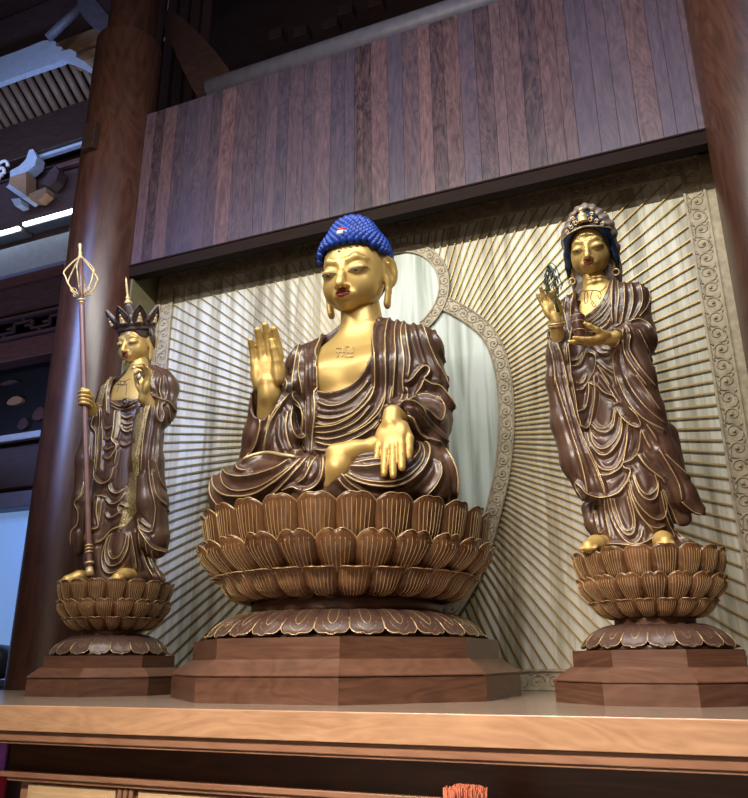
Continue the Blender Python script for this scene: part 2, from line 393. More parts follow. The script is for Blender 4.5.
# incense bundle in front of the altar
p = at(465, 789, 3.9)
inc = thing('incense_bundle', 'thick bundle of thin orange red incense sticks standing before the altar', 'incense', (p.x, p.y, 0))
plain('incense', (.55, .17, .09), rough=.8, var=.3, scale=40); plain('holder', (.3, .2, .08), rough=.4, metal=.6)
b = MB()
for i in range(230):
    a = random.uniform(0, 2*PI); r = .1*math.sqrt(random.random()); h = p.z+.015-.25*r*r/.01*.06+random.uniform(-.012, .006)
    b.tube([(r*math.cos(a)*.7, r*math.sin(a)*.7, .55), (r*math.cos(a)*1.08, r*math.sin(a)*1.08, h)], .0042, 5)
tag(b.build('sticks', 'incense', inc), kind='stuff')
b = MB(); b.lathe([(.10, 0), (.12, .03), (.05, .08), (.04, .35), (.09, .42), (.12, .5), (.125, .62), (.11, .62), (.1, .52)], 32); autosmooth(b.build('stand', 'holder', inc))
# purple and red cloth left of the altar
plain('purple_cloth', (.42, .12, .55), rough=.8); plain('red_cloth', (.45, .01, .05), rough=.8)
p = at(0, 755, 4.9)
b = MB()
def cloth(mb, x0, x1, z0, z1, y):
    n = 24
    for k, yy in enumerate((0, .02)):
        pass
    v = []; f = []
    for side in (0, .015):
        for j in range(2):
            for i in range(n+1):
                t = i/n; v.append((x0+(x1-x0)*t, y+side+.02*math.sin(t*22), (z0, z1)[j]))
    m_ = n+1
    for i in range(n):
        f += [(i, i+1, m_+i+1, m_+i), (2*m_+i, 3*m_+i, 3*m_+i+1, 2*m_+i+1), (m_+i, m_+i+1, 3*m_+i+1, 3*m_+i), (i, 2*m_+i, 2*m_+i+1, i+1)]
    f += [(0, m_, 3*m_, 2*m_), (n, 2*m_+n, 3*m_+n, m_+n)]
    mb.add(v, f)
cloth(b, -.5, .06, p.z-.11, p.z+.12, 0)
o = b.build('purple_cloth', 'purple_cloth', loc=(p.x, 4.9, 0)); tag(o, 'strip of purple cloth hanging under the left end of the altar', 'cloth')
for i in range(3):
    pass
b = MB(); cloth(b, -.5, .10, .3, p.z-.115, 0); tag(b.build('red_cloth', 'red_cloth', loc=(p.x, 4.9, 0)), 'dark red cloth hanging below the purple strip', 'cloth')
# ---------------------------------------------------------------- pedestals
def petal(mb, prof, W, tipr, nu=14, nv=14, bulge=.05, ribs=6, lip=.03, notch=.05, thick=.012, down=False, goldr=.0035, ribf=None):
    """prof: list of (r,z) bottom->tip; W half width (arc) as function of v"""
    P = catmull(prof, 8); d = np.cumsum(np.r_[0, np.linalg.norm(np.diff(P, axis=0), axis=1)]); d /= d[-1]; LEN = float(np.sum(np.linalg.norm(np.diff(P, axis=0), axis=1)))
    R0 = prof[-1][0]
    def S_(u, v, off=0.):
        top = 1-.16*abs(u)**3.6-notch*math.exp(-(u/.16)**2)
        vv = v*top; r = np.interp(vv, d, P[:, 0]); z = np.interp(vv, d, P[:, 1])
        e = .01; r2 = np.interp(min(vv+e, 1), d, P[:, 0]); z2 = np.interp(min(vv+e, 1), d, P[:, 1]); r1 = np.interp(max(vv-e, 0), d, P[:, 0]); z1 = np.interp(max(vv-e, 0), d, P[:, 1])
        tr, tz = r2-r1, z2-z1; l = math.hypot(tr, tz) or 1; nr, nz = tz/l, -tr/l
        w = W*(.93+.07*math.sin(min(vv, 1)*PI*.6))*(1 if vv < .72 else math.sqrt(max(0, 1-((vv-.72)/.40)**2*.42)))
        bl = bulge*(1-u*u)*math.sin(min(1, vv*1.05)*PI)**.6 if 0 < vv < .952 else 0
        o = bl+off-.016*abs(u)**3
        if vv > .86: o += lip*((vv-.86)/.14)**2
        r += nr*o; z += nz*o
        a = u*w/R0
        return (r*math.sin(a), -r*math.cos(a), z)
    v = []; f = []
    for j in range(nv+1):
        for i in range(nu+1): v.append(S_(-1+2*i/nu, j/nv))
    for j in range(nv+1):
        for i in range(nu+1): v.append(S_(-1+2*i/nu, j/nv, -thick))
    q = nu+1; B = (nv+1)*q
    for j in range(nv):
        for i in range(nu):
            a = j*q+i; f.append((a, a+1, a+q+1, a+q)); f.append((B+a, B+a+q, B+a+q+1, B+a+1))
    for i in range(nu): a = nv*q+i; f.append((a, a+1, B+a+1, B+a))
    for j in range(nv): a = j*q; f.append((a, a+q, B+a+q, B+a)); a += nu; f.append((a, B+a, B+a+q, a+q))
    mb.add(v, f, 0)
    if not down:
        for k in range(ribs):
            u = -.72+1.44*k/(ribs-1)
            mb.tube([S_(u*(1-.25*(1-t)), t, .001) for t in np.linspace(.12, .9, 9)], [goldr*x for x in (.5, .8, 1, 1, 1, 1, 1, .8, .4)], 4, 1)
    else:
        for s_ in (.30,):
            pts = [S_(-s_, t, .001) for t in np.linspace(0.02, .62, 6)]+[S_(s_*math.cos(a), .62+.14*math.sin(a), .001) for a in np.linspace(PI, 0, 7)[1:-1]]+[S_(s_, t, .001) for t in np.linspace(.62, .02, 6)]
            mb.tube(pts, goldr, 4, 1)
            s_ = .55
            mb.tube([S_(-s_, t, .001) for t in np.linspace(0.02, .75, 6)]+[S_(s_*math.cos(a), .75+.12*math.sin(a), .001) for a in np.linspace(PI, 0, 7)[1:-1]]+[S_(s_, t, .001) for t in np.linspace(.75, .02, 6)], goldr*.6, 4, 1)
    mb.tube([S_(-1, .75, 0), S_(-1, .9, 0)]+[S_(u, 1, 0) for u in np.linspace(-1, 1, 15)]+[S_(1, .9, 0), S_(1, .75, 0)], goldr*1.05, 4, 1)
def rotz(v, a):
    c, s = math.cos(a), math.sin(a); return [(x*c-y*s, x*s+y*c, z) for x, y, z in v]
def octagon(mb, prof, mi=0):
    k = 1/math.cos(PI/8)
    # eight separate facet slabs so that each board keeps its own grain
    for s in range(8):
        a0 = math.radians(-112.5+45*s); a1 = a0+PI/4; v = []; f = []
        for r, z in prof: v += [(r*math.cos(a0), r*math.sin(a0), z), (r*math.cos(a1), r*math.sin(a1), z)]
        for i in range(len(prof)-1): f.append((2*i, 2*i+1, 2*i+3, 2*i+2))
        b0 = len(v); v += [(0, 0, prof[0][1]), (0, 0, prof[-1][1])]; f.append((0, b0, 1)); e = 2*len(prof)-2; f.append((e, e+1, b0+1))
        mb.add(v, f, mi)
def pedestal(name, label, X, Y, rz, T, rows, bot, neck, mound, npet, nm, gold, ribs):
    t = thing(name, label, 'pedestal', (X, Y, TZ), rz, None)
    (r1, za, zb), (r2, r3, zc) = T
    b = MB(); octagon(b, [(r1, 0), (r1*1.002, za)]); b.build('base_tier', 'pedestal_wood', t)
    b = MB(); octagon(b, [(r1*1.008, za+.008), (r1*1.008, za+.016), (r2, zb-.004), (r2, zb)]); octagon(b, [(r1*.985, za), (r1*.985, za+.008)]); b.build('sloped_tier', 'pedestal_wood', t)
    b = MB(); octagon(b, [(r3, zb), (r3, zc)]); b.build('upper_tier', 'pedestal_wood', t)
    mt_, mb_ = mound   # (r,z) top, bottom
    # mound core + lobes
    core = [(mb_[0]*.93, zc), (mb_[0]*.9, mb_[1]+.01), ((mb_[0]+mt_[0])/2, (mt_[1]*.6+mb_[1]*.4)+.005), (mt_[0]*.97, mt_[1]), (mt_[0]*.9, mt_[1]+.005)]
    b = MB(); b.lathe(core, 64); b.build('mound', 'mound_wood', t, smooth=True)
    prof = [(mt_[0]*.98, mt_[1]), ((mb_[0]*.35+mt_[0]*.65), mt_[1]*.80+mb_[1]*.20+.012), ((mb_[0]*.72+mt_[0]*.28), mt_[1]*.42+mb_[1]*.58+.012), (mb_[0]*.97, mb_[1]*1.0), (mb_[0]*1.0, mb_[1]-.008)]
    pm = MB(); petal(pm, prof, PI*mb_[0]/nm*1.03, 0, bulge=-.022*mb_[0], lip=-.012, notch=-.03, down=True, goldr=gold, thick=-.012)
    me = None
    for i in range(nm):
        if me is None: o = obj('base_petal', pm.v, pm.f, ['mound_wood', 'gold_trim'], t, True, mids=pm.m); me = o
        else: o = me.copy(); COL.objects.link(o); o.parent = t
        o.rotation_euler = (0, 0, 2*PI*(i+.5)/nm)
    b = MB(); nr, n0, n1 = neck; b.lathe([(nr*.96, n0), (nr*1.0, n0+(n1-n0)*.25), (nr*1.0, n0+(n1-n0)*.75), (nr*.96, n1)], 64); b.build('neck', 'pedestal_wood', t, smooth=True)
    rtop = rows[0]
    rtop = rows[0]; core = [(bot[0]*.96, bot[1]-.01)]+[(r*.9, z) for r, z in ((bot[0]*1.02, bot[1]), (rows[2][0]*.96, rows[2][1]-.05*rtop[0]), (rows[1][0]*.97, rows[1][1]-.08*rtop[0]), (rows[0][0]*.94, rows[0][1]-.08*rtop[0]))]+[(rows[0][0]*.86, rows[0][1]-.05), (.3, rows[0][1]-.045)]
    b = MB(); b.lathe(core, 64); b.build('bowl', 'petal_wood', t, smooth=True)
    for ri in range(3):
        R, z = rows[ri]; lo = rows[ri+1] if ri < 2 else bot
        if ri == 2: prof = [(lo[0]*1.0, lo[1]-.004), (lo[0]*.5+R*.5, lo[1]*.72+z*.28-.010*R), (R*.93, lo[1]*.35+z*.65), (R, z)]
        else: prof = [(lo[0]*.86, lo[1]-.08*R), (lo[0]*.93, lo[1]-.024*R), (R*.975, lo[1]*.5+z*.5), (R*.995, lo[1]*.2+z*.8), (R, z)]
        n = npet if ri < 2 else npet
        pm = MB(); petal(pm, prof, PI*R/n*1.04, 0, bulge=.020*R, lip=(.034 if ri else .022)*R, notch=.05 if ri else .02, ribs=ribs, goldr=gold, thick=.012)
        me = None
        for i in range(n):
            if me is None: o = obj('petal', pm.v, pm.f, ['petal_wood', 'gold_trim'], t, True, mids=pm.m); me = o
            else: o = me.copy(); COL.objects.link(o); o.parent = t
            o.rotation_euler = (0, 0, 2*PI*(i+(.5 if ri == 1 else 0))/n)
    return t
BX, BY = -2.755, 6.045
LX, LY = -5.108, 5.952
GX, GY = -.31, 5.7725
pedestal('lotus_pedestal', 'huge lotus pedestal on an octagonal base under the seated blue-haired statue', BX, BY, 0, ((1.42, .165, .285), (1.275, 1.262, .425)),
         [(1.225, 1.425), (1.235, 1.16), (1.11, .93)], (.80, .725), (.79, .62, .735), ((.74, .625), (1.16, .45)), 26, 28, .0029, 7)
pedestal('lotus_pedestal', 'small lotus pedestal on an octagonal base under the crowned statue with the staff', LX, LY, 0, ((.733, .14, .228), (.64, .60, .325)),
         [(.525, .98), (.51, .81), (.455, .66)], (.27, .55), (.27, .49, .56), ((.26, .5), (.535, .345)), 18, 18, .0015, 8)
pedestal('lotus_pedestal', 'small lotus pedestal on an octagonal base under the standing statue with a vase', GX, GY, -.06, ((.709, .125, .222), (.60, .575, .323)),
         [(.51, .975), (.49, .80), (.425, .645)], (.265, .53), (.265, .47, .54), ((.25, .48), (.51, .345)), 18, 18, .0015, 8)
# ---------------------------------------------------------------- hall beyond the left pillar
plain('tube_light', (.75, .87, 1.), emit=9, var=0); plain('blue_window', (.24, .42, .80), emit=.52, var=.1, scale=1.5, rough=.3)
plain('blue_lit_wood', (.42, .47, .58), rough=.4, var=.08); plain('grey_paint', (.11, .10, .13), rough=.5)  # pale blue: light from the tubes below put into the beam colour
X0, X1 = -15., -7.9
def hb(name, label, cat, mat, ya, yb, x, Y, depth=.3, x1=X1, x0=X0, bev=.02, extra=None):
    """beam parallel to the front whose lower / upper edge pass through picture heights ya / yb at column x"""
    z0 = at(x, ya, Y).z; z1 = at(x, yb, Y).z
    b = MB(); b.box(x0-x1, 0, -.0, depth, -(z1-z0)/2, (z1-z0)/2, bev=bev)
    o = b.build(name, mat, loc=(x1, Y, (z0+z1)/2)); return tag(o, label, cat), z0, z1
hb('ceiling_beam', 'broad dark brown beam in the top left corner above the blue lit beam', 'beam', 'beam_wood', 62, 12, 20, 9.3, .3, x1=-8.6)
# blue lit beam with curved end
pts = [at(x, y, 8.8) for x, y in ((-30, 68), (20, 50), (42, 41), (48, 40), (52, 43), (55, 50), (62, 55), (66, 58.5), (58, 62), (40, 68), (20, 75), (-30, 93))]
ctr = sum(pts, Vector())/len(pts)
b = MB(); b.prism([(p.x-ctr.x, p.z-ctr.z) for p in pts], 0, .12)
tag(b.build('lit_beam', 'blue_lit_wood', loc=(ctr.x, 8.8, ctr.z)), 'pale blue lit beam with a curved carved end at the upper left', 'beam')
def pxprism(name, pts, Y, depth, mat, label, cat):
    P_ = [at(x, y, Y) for x, y in pts]; c = sum(P_, Vector())/len(P_)
    b = MB(); b.prism([(p.x-c.x, p.z-c.z) for p in P_][::-1], 0, depth); o = b.build(name, mat, loc=(c.x, Y, c.z))
    if label: tag(o, label, cat)
    return o
pxprism('beam_carving', ((50, 39), (56, 42), (55.5, 46), (62, 47), (61.5, 51), (70, 49), (76, 52), (76, 57), (84, 61), (93, 69), (91, 72), (80, 66), (70, 62), (60, 59), (52, 50)), 8.72, .08, 'blue_lit_wood', 'pale blue stepped carving at the end of the lit beam', 'carving')
# tan beams behind
for (ya, yb, lab) in ((58, 45, 'upper'), (66, 60, 'lower')):
    pass
p0, p1 = at(52, 50, 9.1), at(100, 34, 9.1)
o, _, _ = hb('tan_beam', 'light tan beam between the lit beam and the pillar', 'beam', 'tan_beam_wood', 49, 33, 80, 9.12, .2, x1=-8.0, x0=p0.x)
o, _, _ = hb('tan_beam', 'shorter tan beam with a block above it, beside the pillar', 'beam', 'tan_beam_wood', 60, 50, 88, 9.0, .2, x1=-8.0, x0=at(75, 55, 9).x)
# slanted round strut and block
a, c = at(48, 38, 8.6), at(84, 4, 8.6)
b = MB(); b.tube([(0, 0, 0), tuple(c-a)], .085, 16); tag(b.build('roof_strut', 'grey_paint', smooth=True, loc=a), 'slanted round grey strut rising from the lit beam', 'strut')
pts = [at(x, y, 8.5) for x, y in ((77, -6), (88, -10), (112, 20), (103, 35), (84, 18), (78, 8))]; ctr = pts[0]
b = MB(); b.prism([(p.x-ctr.x, p.z-ctr.z) for p in pts], 0, .3); tag(b.build('bracket_arm', 'grey_paint', loc=(ctr.x, 8.5, ctr.z)), 'grey blue bracket arm above the tan beams beside the pillar top', 'bracket')
# rafters seen from below, left of the pillar
ra = at(60, 58, 9.36); dd = ray(90, 114); ye = ra.x/(dd.x/dd.y); re_ = at(90, 114, ye)
plain('rafter_wood', (.30, .18, .12), rough=.5)
for i in range(26):
    b = MB(); v = Vector((0, re_.y-ra.y, re_.z-ra.z)); b.tube([tuple(v*.02), tuple(v)], .082, 10)
    o = b.build('rafter', 'rafter_wood', smooth=True, loc=(ra.x+1.15-i*.235, ra.y, ra.z))
    tag(o, 'round brown rafter in the row sloping down under the eaves at the upper left', 'rafter', 'rafters under the eaves at the upper left')
b = MB(); b.box(-16.0-(-11), -7.6-(-11), -.1, .12, -.3, -.07, bev=.01); tag(b.build('purlin', 'dark_wood', loc=(-11, re_.y-.02, re_.z)), 'dark purlin under the lower ends of the row of rafters', 'beam')
hb('eave_board', 'very dark broad eave board right under the row of rafters', 'beam', 'dark_wood', 158, 122, 20, 8.98, .3)
hb('bracket_beam', 'slim beam with pale underside left of the pillar block', 'beam', 'blue_lit_wood', 147.5, 144, 70, 9.05, .10, x0=at(33, 150, 9.05).x, bev=.01)
hb('wall_beam', 'dark beam behind the pale slim beam', 'beam', 'beam_wood', 170, 150, 40, 9.45, .3)
hb('bracket_beam', 'second slim beam, brown and just above the tube lights', 'beam', 'red_wood', 164.5, 160, 70, 9.1, .10, x0=at(55, 168, 9.1).x, bev=.01)
# roof brackets
pxprism('roof_bracket', ((33, 149), (37, 157), (35, 165), (28, 171), (19, 175), (10, 178), (10, 171), (19, 166), (26, 159), (29, 150)), 8.92, .2, 'blue_lit_wood', 'pale curved bracket arm at the end of the pale slim beam', 'bracket')
pxprism('roof_bracket', ((10, 177), (26, 172), (26, 197), (18, 192), (8, 187)), 8.90, .25, 'tan_beam_wood', 'tan bracket block under the pale curved arm', 'bracket')
pxprism('roof_bracket', ((6, 187), (9, 184), (27, 196), (23, 199)), 8.86, .3, 'blue_lit_wood', 'pale slab under the tan bracket block', 'bracket')
pxprism('roof_bracket', ((55, 165), (59, 171), (56, 180), (49, 187), (41, 184), (45, 178), (50, 171)), 8.97, .2, 'beam_wood', 'brown curved bracket arm at the end of the second slim beam', 'bracket')
pxprism('roof_bracket', ((46, 187), (46, 193), (38, 200), (28, 199), (29, 194), (38, 190)), 8.95, .2, 'tan_beam_wood', 'tan curved bracket just above the gap between the tube lights', 'bracket')
pxprism('roof_bracket', ((11, 199), (20, 198), (21, 204), (15, 206)), 8.95, .2, 'blue_lit_wood', 'small pale bracket tip above the shorter tube light', 'bracket')
p = at(2, 168, 8.86)
plain('white_carving', (.7, .68, .66), rough=.5)
b = MB()
for k in range(3): b.tube([(math.cos(a)*.05*(3-k), -.02*k, math.sin(a)*.05*(3-k)+(-.12*k)) for a in np.linspace(0, 5.5, 14)], .035, 6)
tag(b.build('carved_ornament', 'white_carving', smooth=True, loc=p), 'small white carved scroll ornament at the left edge above the brackets', 'carving')
hb('wall_beam', 'blue grey beam right behind the two tube lights', 'beam', 'beam_wood', 240, 172, 40, 9.25, .25)
# tube lights
def tubel(xa, xb, lab):
    a = at(xa, 229-.3205*xa+3, 8.95); c = at(xb, 229-.3205*xb+3, 8.95); c.z = a.z
    t = thing('tube_light', lab, 'lamp', a)
    b = MB(); Lh = c.x-a.x; b.tube([(0, 0, 0), (Lh, 0, 0)], .035, 14); b.build('tube', 'tube_light', t, smooth=True)
    b = MB(); b.box(-.03, Lh+.03, .036, .296, -.05, .05, bev=.01); b.build('batten', 'metal_grey', t)
tubel(24, 76, 'longer glowing white tube light just left of the pillar')
tubel(-30, 19, 'glowing white tube light cut off by the left edge')
hb('wall_beam', 'pale blue beam below the tube lights', 'beam', 'blue_lit_wood', 274, 247, 10, 9.1, .3)
hb('wall_beam', 'dark red beam under the pale blue beam', 'beam', 'red_wood', 286, 275, 10, 9.2, .3)
hb('wall_beam', 'wide grey brown board above the fretwork band', 'beam', 'beam_wood', 315, 286, 10, 9.3, .3)
# fretwork
z0, z1 = at(10, 339, 9.15).z, at(10, 317, 9.15).z
ft = thing('fretwork_band', 'narrow dark fretwork band of square key pattern on the left', 'lattice', (X1, 9.15, (z0+z1)/2))
H = z1-z0; b = MB(); b.box(X0-X1, 0, 0, .1, -H/2, -H/2+.06); b.box(X0-X1, 0, 0, .1, H/2-.06, H/2); b.build('rail', 'beam_wood', ft)
b = MB(); x = X0-X1; k = 0; w = .035
while x < -.5:
    zz = -H*.18 if k % 2 else H*.18
    b.box(x, x+.42, .02, .07, zz-w/2, zz+w/2); b.box(x+.4, x+.4+w, .02, .07, -H*.18, H*.18); b.box(x+.18, x+.18+w, .02, .07, min(zz, H*.45 if zz > 0 else -H*.45), max(zz, H*.45 if zz > 0 else -H*.45)); b.box(x+.26, x+.42, .02, .07, -w/2, w/2)
    x += .42; k += 1
b.build('key_pattern', 'beam_wood', ft)
hb('wall_beam', 'dark red board under the fretwork band', 'beam', 'red_wood', 361, 341, 10, 9.2, .3)
# dim opening with hanging leaf shapes
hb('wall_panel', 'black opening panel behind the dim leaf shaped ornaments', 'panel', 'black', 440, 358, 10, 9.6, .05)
for k, (x, y, w, h, mt, lab) in enumerate(((10, 383, 9, 3, 'beam_wood', 'thin brown leaf shaped ornament highest in the dark opening'), (16, 401, 8, 6, 'tan_beam_wood', 'tan leaf shaped ornament at the middle of the dark opening'), (40, 414, 6, 9, 'red_wood', 'reddish leaf shaped ornament in the dark opening beside the pillar'), (24, 424, 5, 8, 'beam_wood', 'upright brown ornament low in the dark opening'))):
    p = at(x, y, 9.565); s = .012*1.9
    b = MB(); b.prism([(w*s*math.cos(a)*(1-.25*math.sin(a)), h*s*math.sin(a)*.6) for a in np.linspace(0, 2*PI, 20)[:-1]], -.03, .03); tag(b.build('leaf_ornament', mt, loc=p), lab, 'ornament')
hb('light_rail', 'thin bright pale blue rail below the dark opening on the left', 'rail', 'blue_lit_wood', 441, 434, 10, 8.9, .12)
hb('wall_panel', 'dark purple panel under the pale blue rail', 'panel', 'dark_wood', 489, 442, 5, 9.1, .2)
hb('window_head', 'grey beam over the pale blue window', 'beam', 'grey_paint', 508, 492, 10, 9.0, .3)
# window behind
zt = at(10, 507, 9.3).z
b = MB(); b.box(X0, X1, 9.3, 9.33, .4, zt); struct(b.build('window_1', 'blue_window'))
# black speaker + shelf
p = at(-3, 662, 8.6)
plain('speaker_black', (.03, .03, .035), rough=.3, coat=.3)
sp = thing('loudspeaker', 'round glossy black loudspeaker at the left edge low beside the pillar', 'loudspeaker', (p.x, 8.6, p.z-.24))
b = MB(); 
for i in range(13): pass
b.lathe([(.02, 0), (.16, .02), (.25, .10), (.29, .24), (.25, .38), (.16, .46), (.02, .48)], 32); b.build('shell', 'speaker_black', sp, smooth=True)
b = MB(); v = [(.10*math.cos(a)+.13, -.27, .24+.10*math.sin(a)) for a in np.linspace(0, 2*PI, 25)[:-1]]; b.tube(v, .02, 8, closed=True); b.tube([(.13, -.2, .24), (.13, -.27, .24)], .05, 12); b.build('driver_ring', 'metal_grey', sp, smooth=True)
z = p.z-.24
b = MB(); b.box(-2., .45, -.35, .35, -.07, -.002, bev=.01); b.box(-1.9, .35, -.3, .3, -.2, -.07); b.box(.25, .33, -.3, -.22, -z, -.2); b.box(-1.9, -1.82, -.3, -.22, -z, -.2); b.box(.25, .33, .22, .3, -z, -.2); b.box(-1.9, -1.82, .22, .3, -z, -.2)
tag(b.build('side_shelf', 'red_wood', loc=(p.x, 8.6, z)), 'low brown shelf carrying the black loudspeaker', 'shelf')
# ---------------------------------------------------------------- roof above the plank wall
a, c = at(228, 80, 7.45), at(500, 1, 7.45); zc = (a.z+c.z)/2
b = MB(); b.tube([(-.3, 0, 0), (c.x-a.x+3, 0, 0)], .15, 24); tag(b.build('log_beam', 'grey_paint', smooth=True, loc=(a.x, 7.45, zc)), 'long round grey log beam running above the plank wall', 'beam')
pts = [at(x, y, 7.605) for x, y in ((162, 8), (170, 10), (180, 16), (200, 34), (216, 52), (228, 68), (234, 82), (234, 100), (205, 108), (192, 88), (182, 68), (172, 45), (162, 22))]; ctr = pts[6]
b = MB(); b.prism([(p.x-ctr.x, p.z-ctr.z) for p in pts], 0, .28); tag(b.build('curved_brace', 'dark_wood', loc=(ctr.x, 7.605, ctr.z)), 'dark curved crescent shaped brace between the left pillar and the log beam', 'brace')
for i in range(5):
    p = at(153+i*12, 80, 8.4); b = MB(); b.box(-.09, .09, 0, .06, -2.5, 2.2); tag(b.build('wall_slat', 'dark_wood', loc=(p.x, 8.4, p.z)), 'dark upright slat in the gap behind the curved brace', 'slat', 'upright slats behind the curved brace')
for k, (x, y) in enumerate(((330, 22), (300, 30), (275, 33), (345, 8), (375, 0))):
    p = at(x, y, 10); b = MB(); b.box(-.14, .14, 0, .25, -.12, .12, bev=.01); tag(b.build('beam_end', 'dark_wood', loc=p), 'faint square beam end in the dark roof above the log beam', 'beam', 'square beam ends in the dark roof')
# ---------------------------------------------------------------- sculpting field (signed distance -> surface mesh)
class Field:
    def __init__(s, lo, hi, h):
        s.lo = np.array(lo, float); s.h = h
        s.n = np.ceil((np.array(hi)-s.lo)/h).astype(int)+1
        s.D = np.full(s.n, 1., np.float32)
    def box(s, lo, hi, m):
        a = np.clip(np.floor((np.array(lo)-m-s.lo)/s.h).astype(int), 0, s.n); b = np.clip(np.ceil((np.array(hi)+m-s.lo)/s.h).astype(int)+1, 0, s.n)
        if (b <= a).any(): return None
        sl = tuple(slice(i, j) for i, j in zip(a, b))
        g = [((np.arange(i, j))*s.h+o).astype(np.float32) for i, j, o in zip(a, b, s.lo)]
        return sl, g[0][:, None, None], g[1][None, :, None], g[2][None, None, :]
    def put(s, sl, d, k, op):
        A = s.D[sl]
        if op < 0: d = -d; A = -A; k = k
        if op > 0: hh = np.maximum(k-np.abs(A-d), 0)/k if k > 0 else 0; R = np.minimum(A, d)-hh*hh*k*.25
        else:      # subtract: max(A, -d) == -min(-A, d) with signs flipped above
            hh = np.maximum(k-np.abs(A-(-d)), 0)/k if k > 0 else 0; R = -(np.minimum(A, -d)-hh*hh*k*.25)
        s.D[sl] = R
    def ell(s, c, r, k=.05, op=1, rot=None):
        R = max(r); q = s.box(np.array(c)-R, np.array(c)+R, k+.03)
        if q is None: return s
        sl, X, Y, Z = q; X = X-c[0]; Y = Y-c[1]; Z = Z-c[2]
        if rot is not None:
            M = np.array(rot.to_matrix() if hasattr(rot, 'to_matrix') else rot).T
            X, Y, Z = M[0, 0]*X+M[0, 1]*Y+M[0, 2]*Z, M[1, 0]*X+M[1, 1]*Y+M[1, 2]*Z, M[2, 0]*X+M[2, 1]*Y+M[2, 2]*Z
        k0 = np.sqrt((X/r[0])**2+(Y/r[1])**2+(Z/r[2])**2); k1 = np.sqrt((X/r[0]**2)**2+(Y/r[1]**2)**2+(Z/r[2]**2)**2)+1e-6
        s.put(sl, (k0*(k0-1)/k1).astype(np.float32), k, op); return s
    def cap(s, a, b, ra, rb, k=.03, op=1, sc=(1, 1, 1)):
        a = np.array(a, float); b = np.array(b, float); m = max(ra, rb)/min(sc)
        q = s.box(np.minimum(a, b)-m, np.maximum(a, b)+m, k+.02)
        if q is None: return s
        sl, X, Y, Z = q; sc = np.array(sc, float); a2 = a*sc; b2 = b*sc; ba = b2-a2; L = ba@ba+1e-12
        px, py, pz = X*sc[0]-a2[0], Y*sc[1]-a2[1], Z*sc[2]-a2[2]
        t = np.clip((px*ba[0]+py*ba[1]+pz*ba[2])/L, 0, 1)
        d = np.sqrt((px-t*ba[0])**2+(py-t*ba[1])**2+(pz-t*ba[2])**2)-(ra+(rb-ra)*t)
        s.put(sl, (d/max(1, min(sc))).astype(np.float32), k, op); return s
    def chain(s, P, R, k=.03, op=1, sc=(1, 1, 1)):
        for i in range(len(P)-1): s.cap(P[i], P[i+1], R[i], R[i+1], k, op, sc)
        return s
    def loft(s, rows, k=.05, op=1, p=2.):   # rows (z, cx, cy, rx, ry) ascending z
        r = np.array(rows, float); zz = np.linspace(r[0, 0], r[-1, 0], 80)
        def sm(c): 
            return np.interp(zz, r[:, 0], r[:, c])
        C = [sm(i) for i in (1, 2, 3, 4)]
        ker = np.ones(5)/5; C = [np.convolve(np.pad(c, 2, 'edge'), ker, 'valid') for c in C]
        lo = ((C[0]-C[2]).min(), (C[1]-C[3]).min(), r[0, 0]); hi = ((C[0]+C[2]).max(), (C[1]+C[3]).max(), r[-1, 0])
        q = s.box(lo, hi, k+.03)
        if q is None: return s
        sl, X, Y, Z = q; z = Z.ravel(); cx, cy, rx, ry = [np.interp(z, zz, c)[None, None, :] for c in C]
        e = (np.abs((X-cx)/rx)**p+np.abs((Y-cy)/ry)**p)**(1/p)
        d = (e-1)*np.minimum(rx, ry)*np.where(e > 1, 1., 1.)
        d = np.maximum(d, np.maximum(r[0, 0]-Z, Z-r[-1, 0])); s.put(sl, d.astype(np.float32), k, op); return s
    def poly(s, pts, y0, y1, k=.01, op=-1, yr=0., skew=(0., 0.)):   # prism, polygon in xz (slanting with depth by skew)
        P = np.array(pts, float); mg = max(abs(skew[0]), abs(skew[1]))*max(abs(y0-yr), abs(y1-yr))*.6
        q = s.box((P[:, 0].min()-mg, y0, P[:, 1].min()-mg), (P[:, 0].max()+mg, y1, P[:, 1].max()+mg), .05)
        if q is None: return s
        sl, X, Y, Z = q; x = X-(Y-yr)*skew[0]+0*Z; z = Z-(Y-yr)*skew[1]+0*X
        d = np.full(x.shape, 1e9); sg = np.ones(x.shape); n = len(P)
        for i in range(n):
            a = P[i]; b = P[i-1]; e = b-a; wx = x-a[0]; wz = z-a[1]; t = np.clip((wx*e[0]+wz*e[1])/(e@e+1e-12), 0, 1)
            d = np.minimum(d, (wx-e[0]*t)**2+(wz-e[1]*t)**2)
            c1 = z >= a[1]; c2 = z < b[1]; c3 = e[0]*wz > e[1]*wx
            sg = np.where((c1 & c2 & c3) | (~c1 & ~c2 & ~c3), -sg, sg)
        d = np.sqrt(d)*sg; d = np.maximum(d, np.maximum(y0-Y, Y-y1)); s.put(sl, d.astype(np.float32), k, op); return s
    def clipz(s, z):
        q = (np.arange(s.n[2])*s.h+s.lo[2])[None, None, :]; s.D = np.maximum(s.D, (z-q).astype(np.float32)); return s
    def mesh(s, smooth=2):
        D = np.pad(s.D, 1, constant_values=1.); lo = s.lo-s.h; n = D.shape; ins = D < 0
        cells = np.zeros([m-1 for m in n], np.int8)
        for i in (0, 1):
            for j in (0, 1):
                for k in (0, 1): cells += ins[i:n[0]-1+i, j:n[1]-1+j, k:n[2]-1+k]
        act = (cells > 0) & (cells < 8); I = np.argwhere(act); idx = -np.ones(act.shape, np.int32); idx[act] = np.arange(len(I))
        acc = np.zeros((len(I), 3)); cnt = np.zeros(len(I)); c = [(i, j, k) for i in (0, 1) for j in (0, 1) for k in (0, 1)]
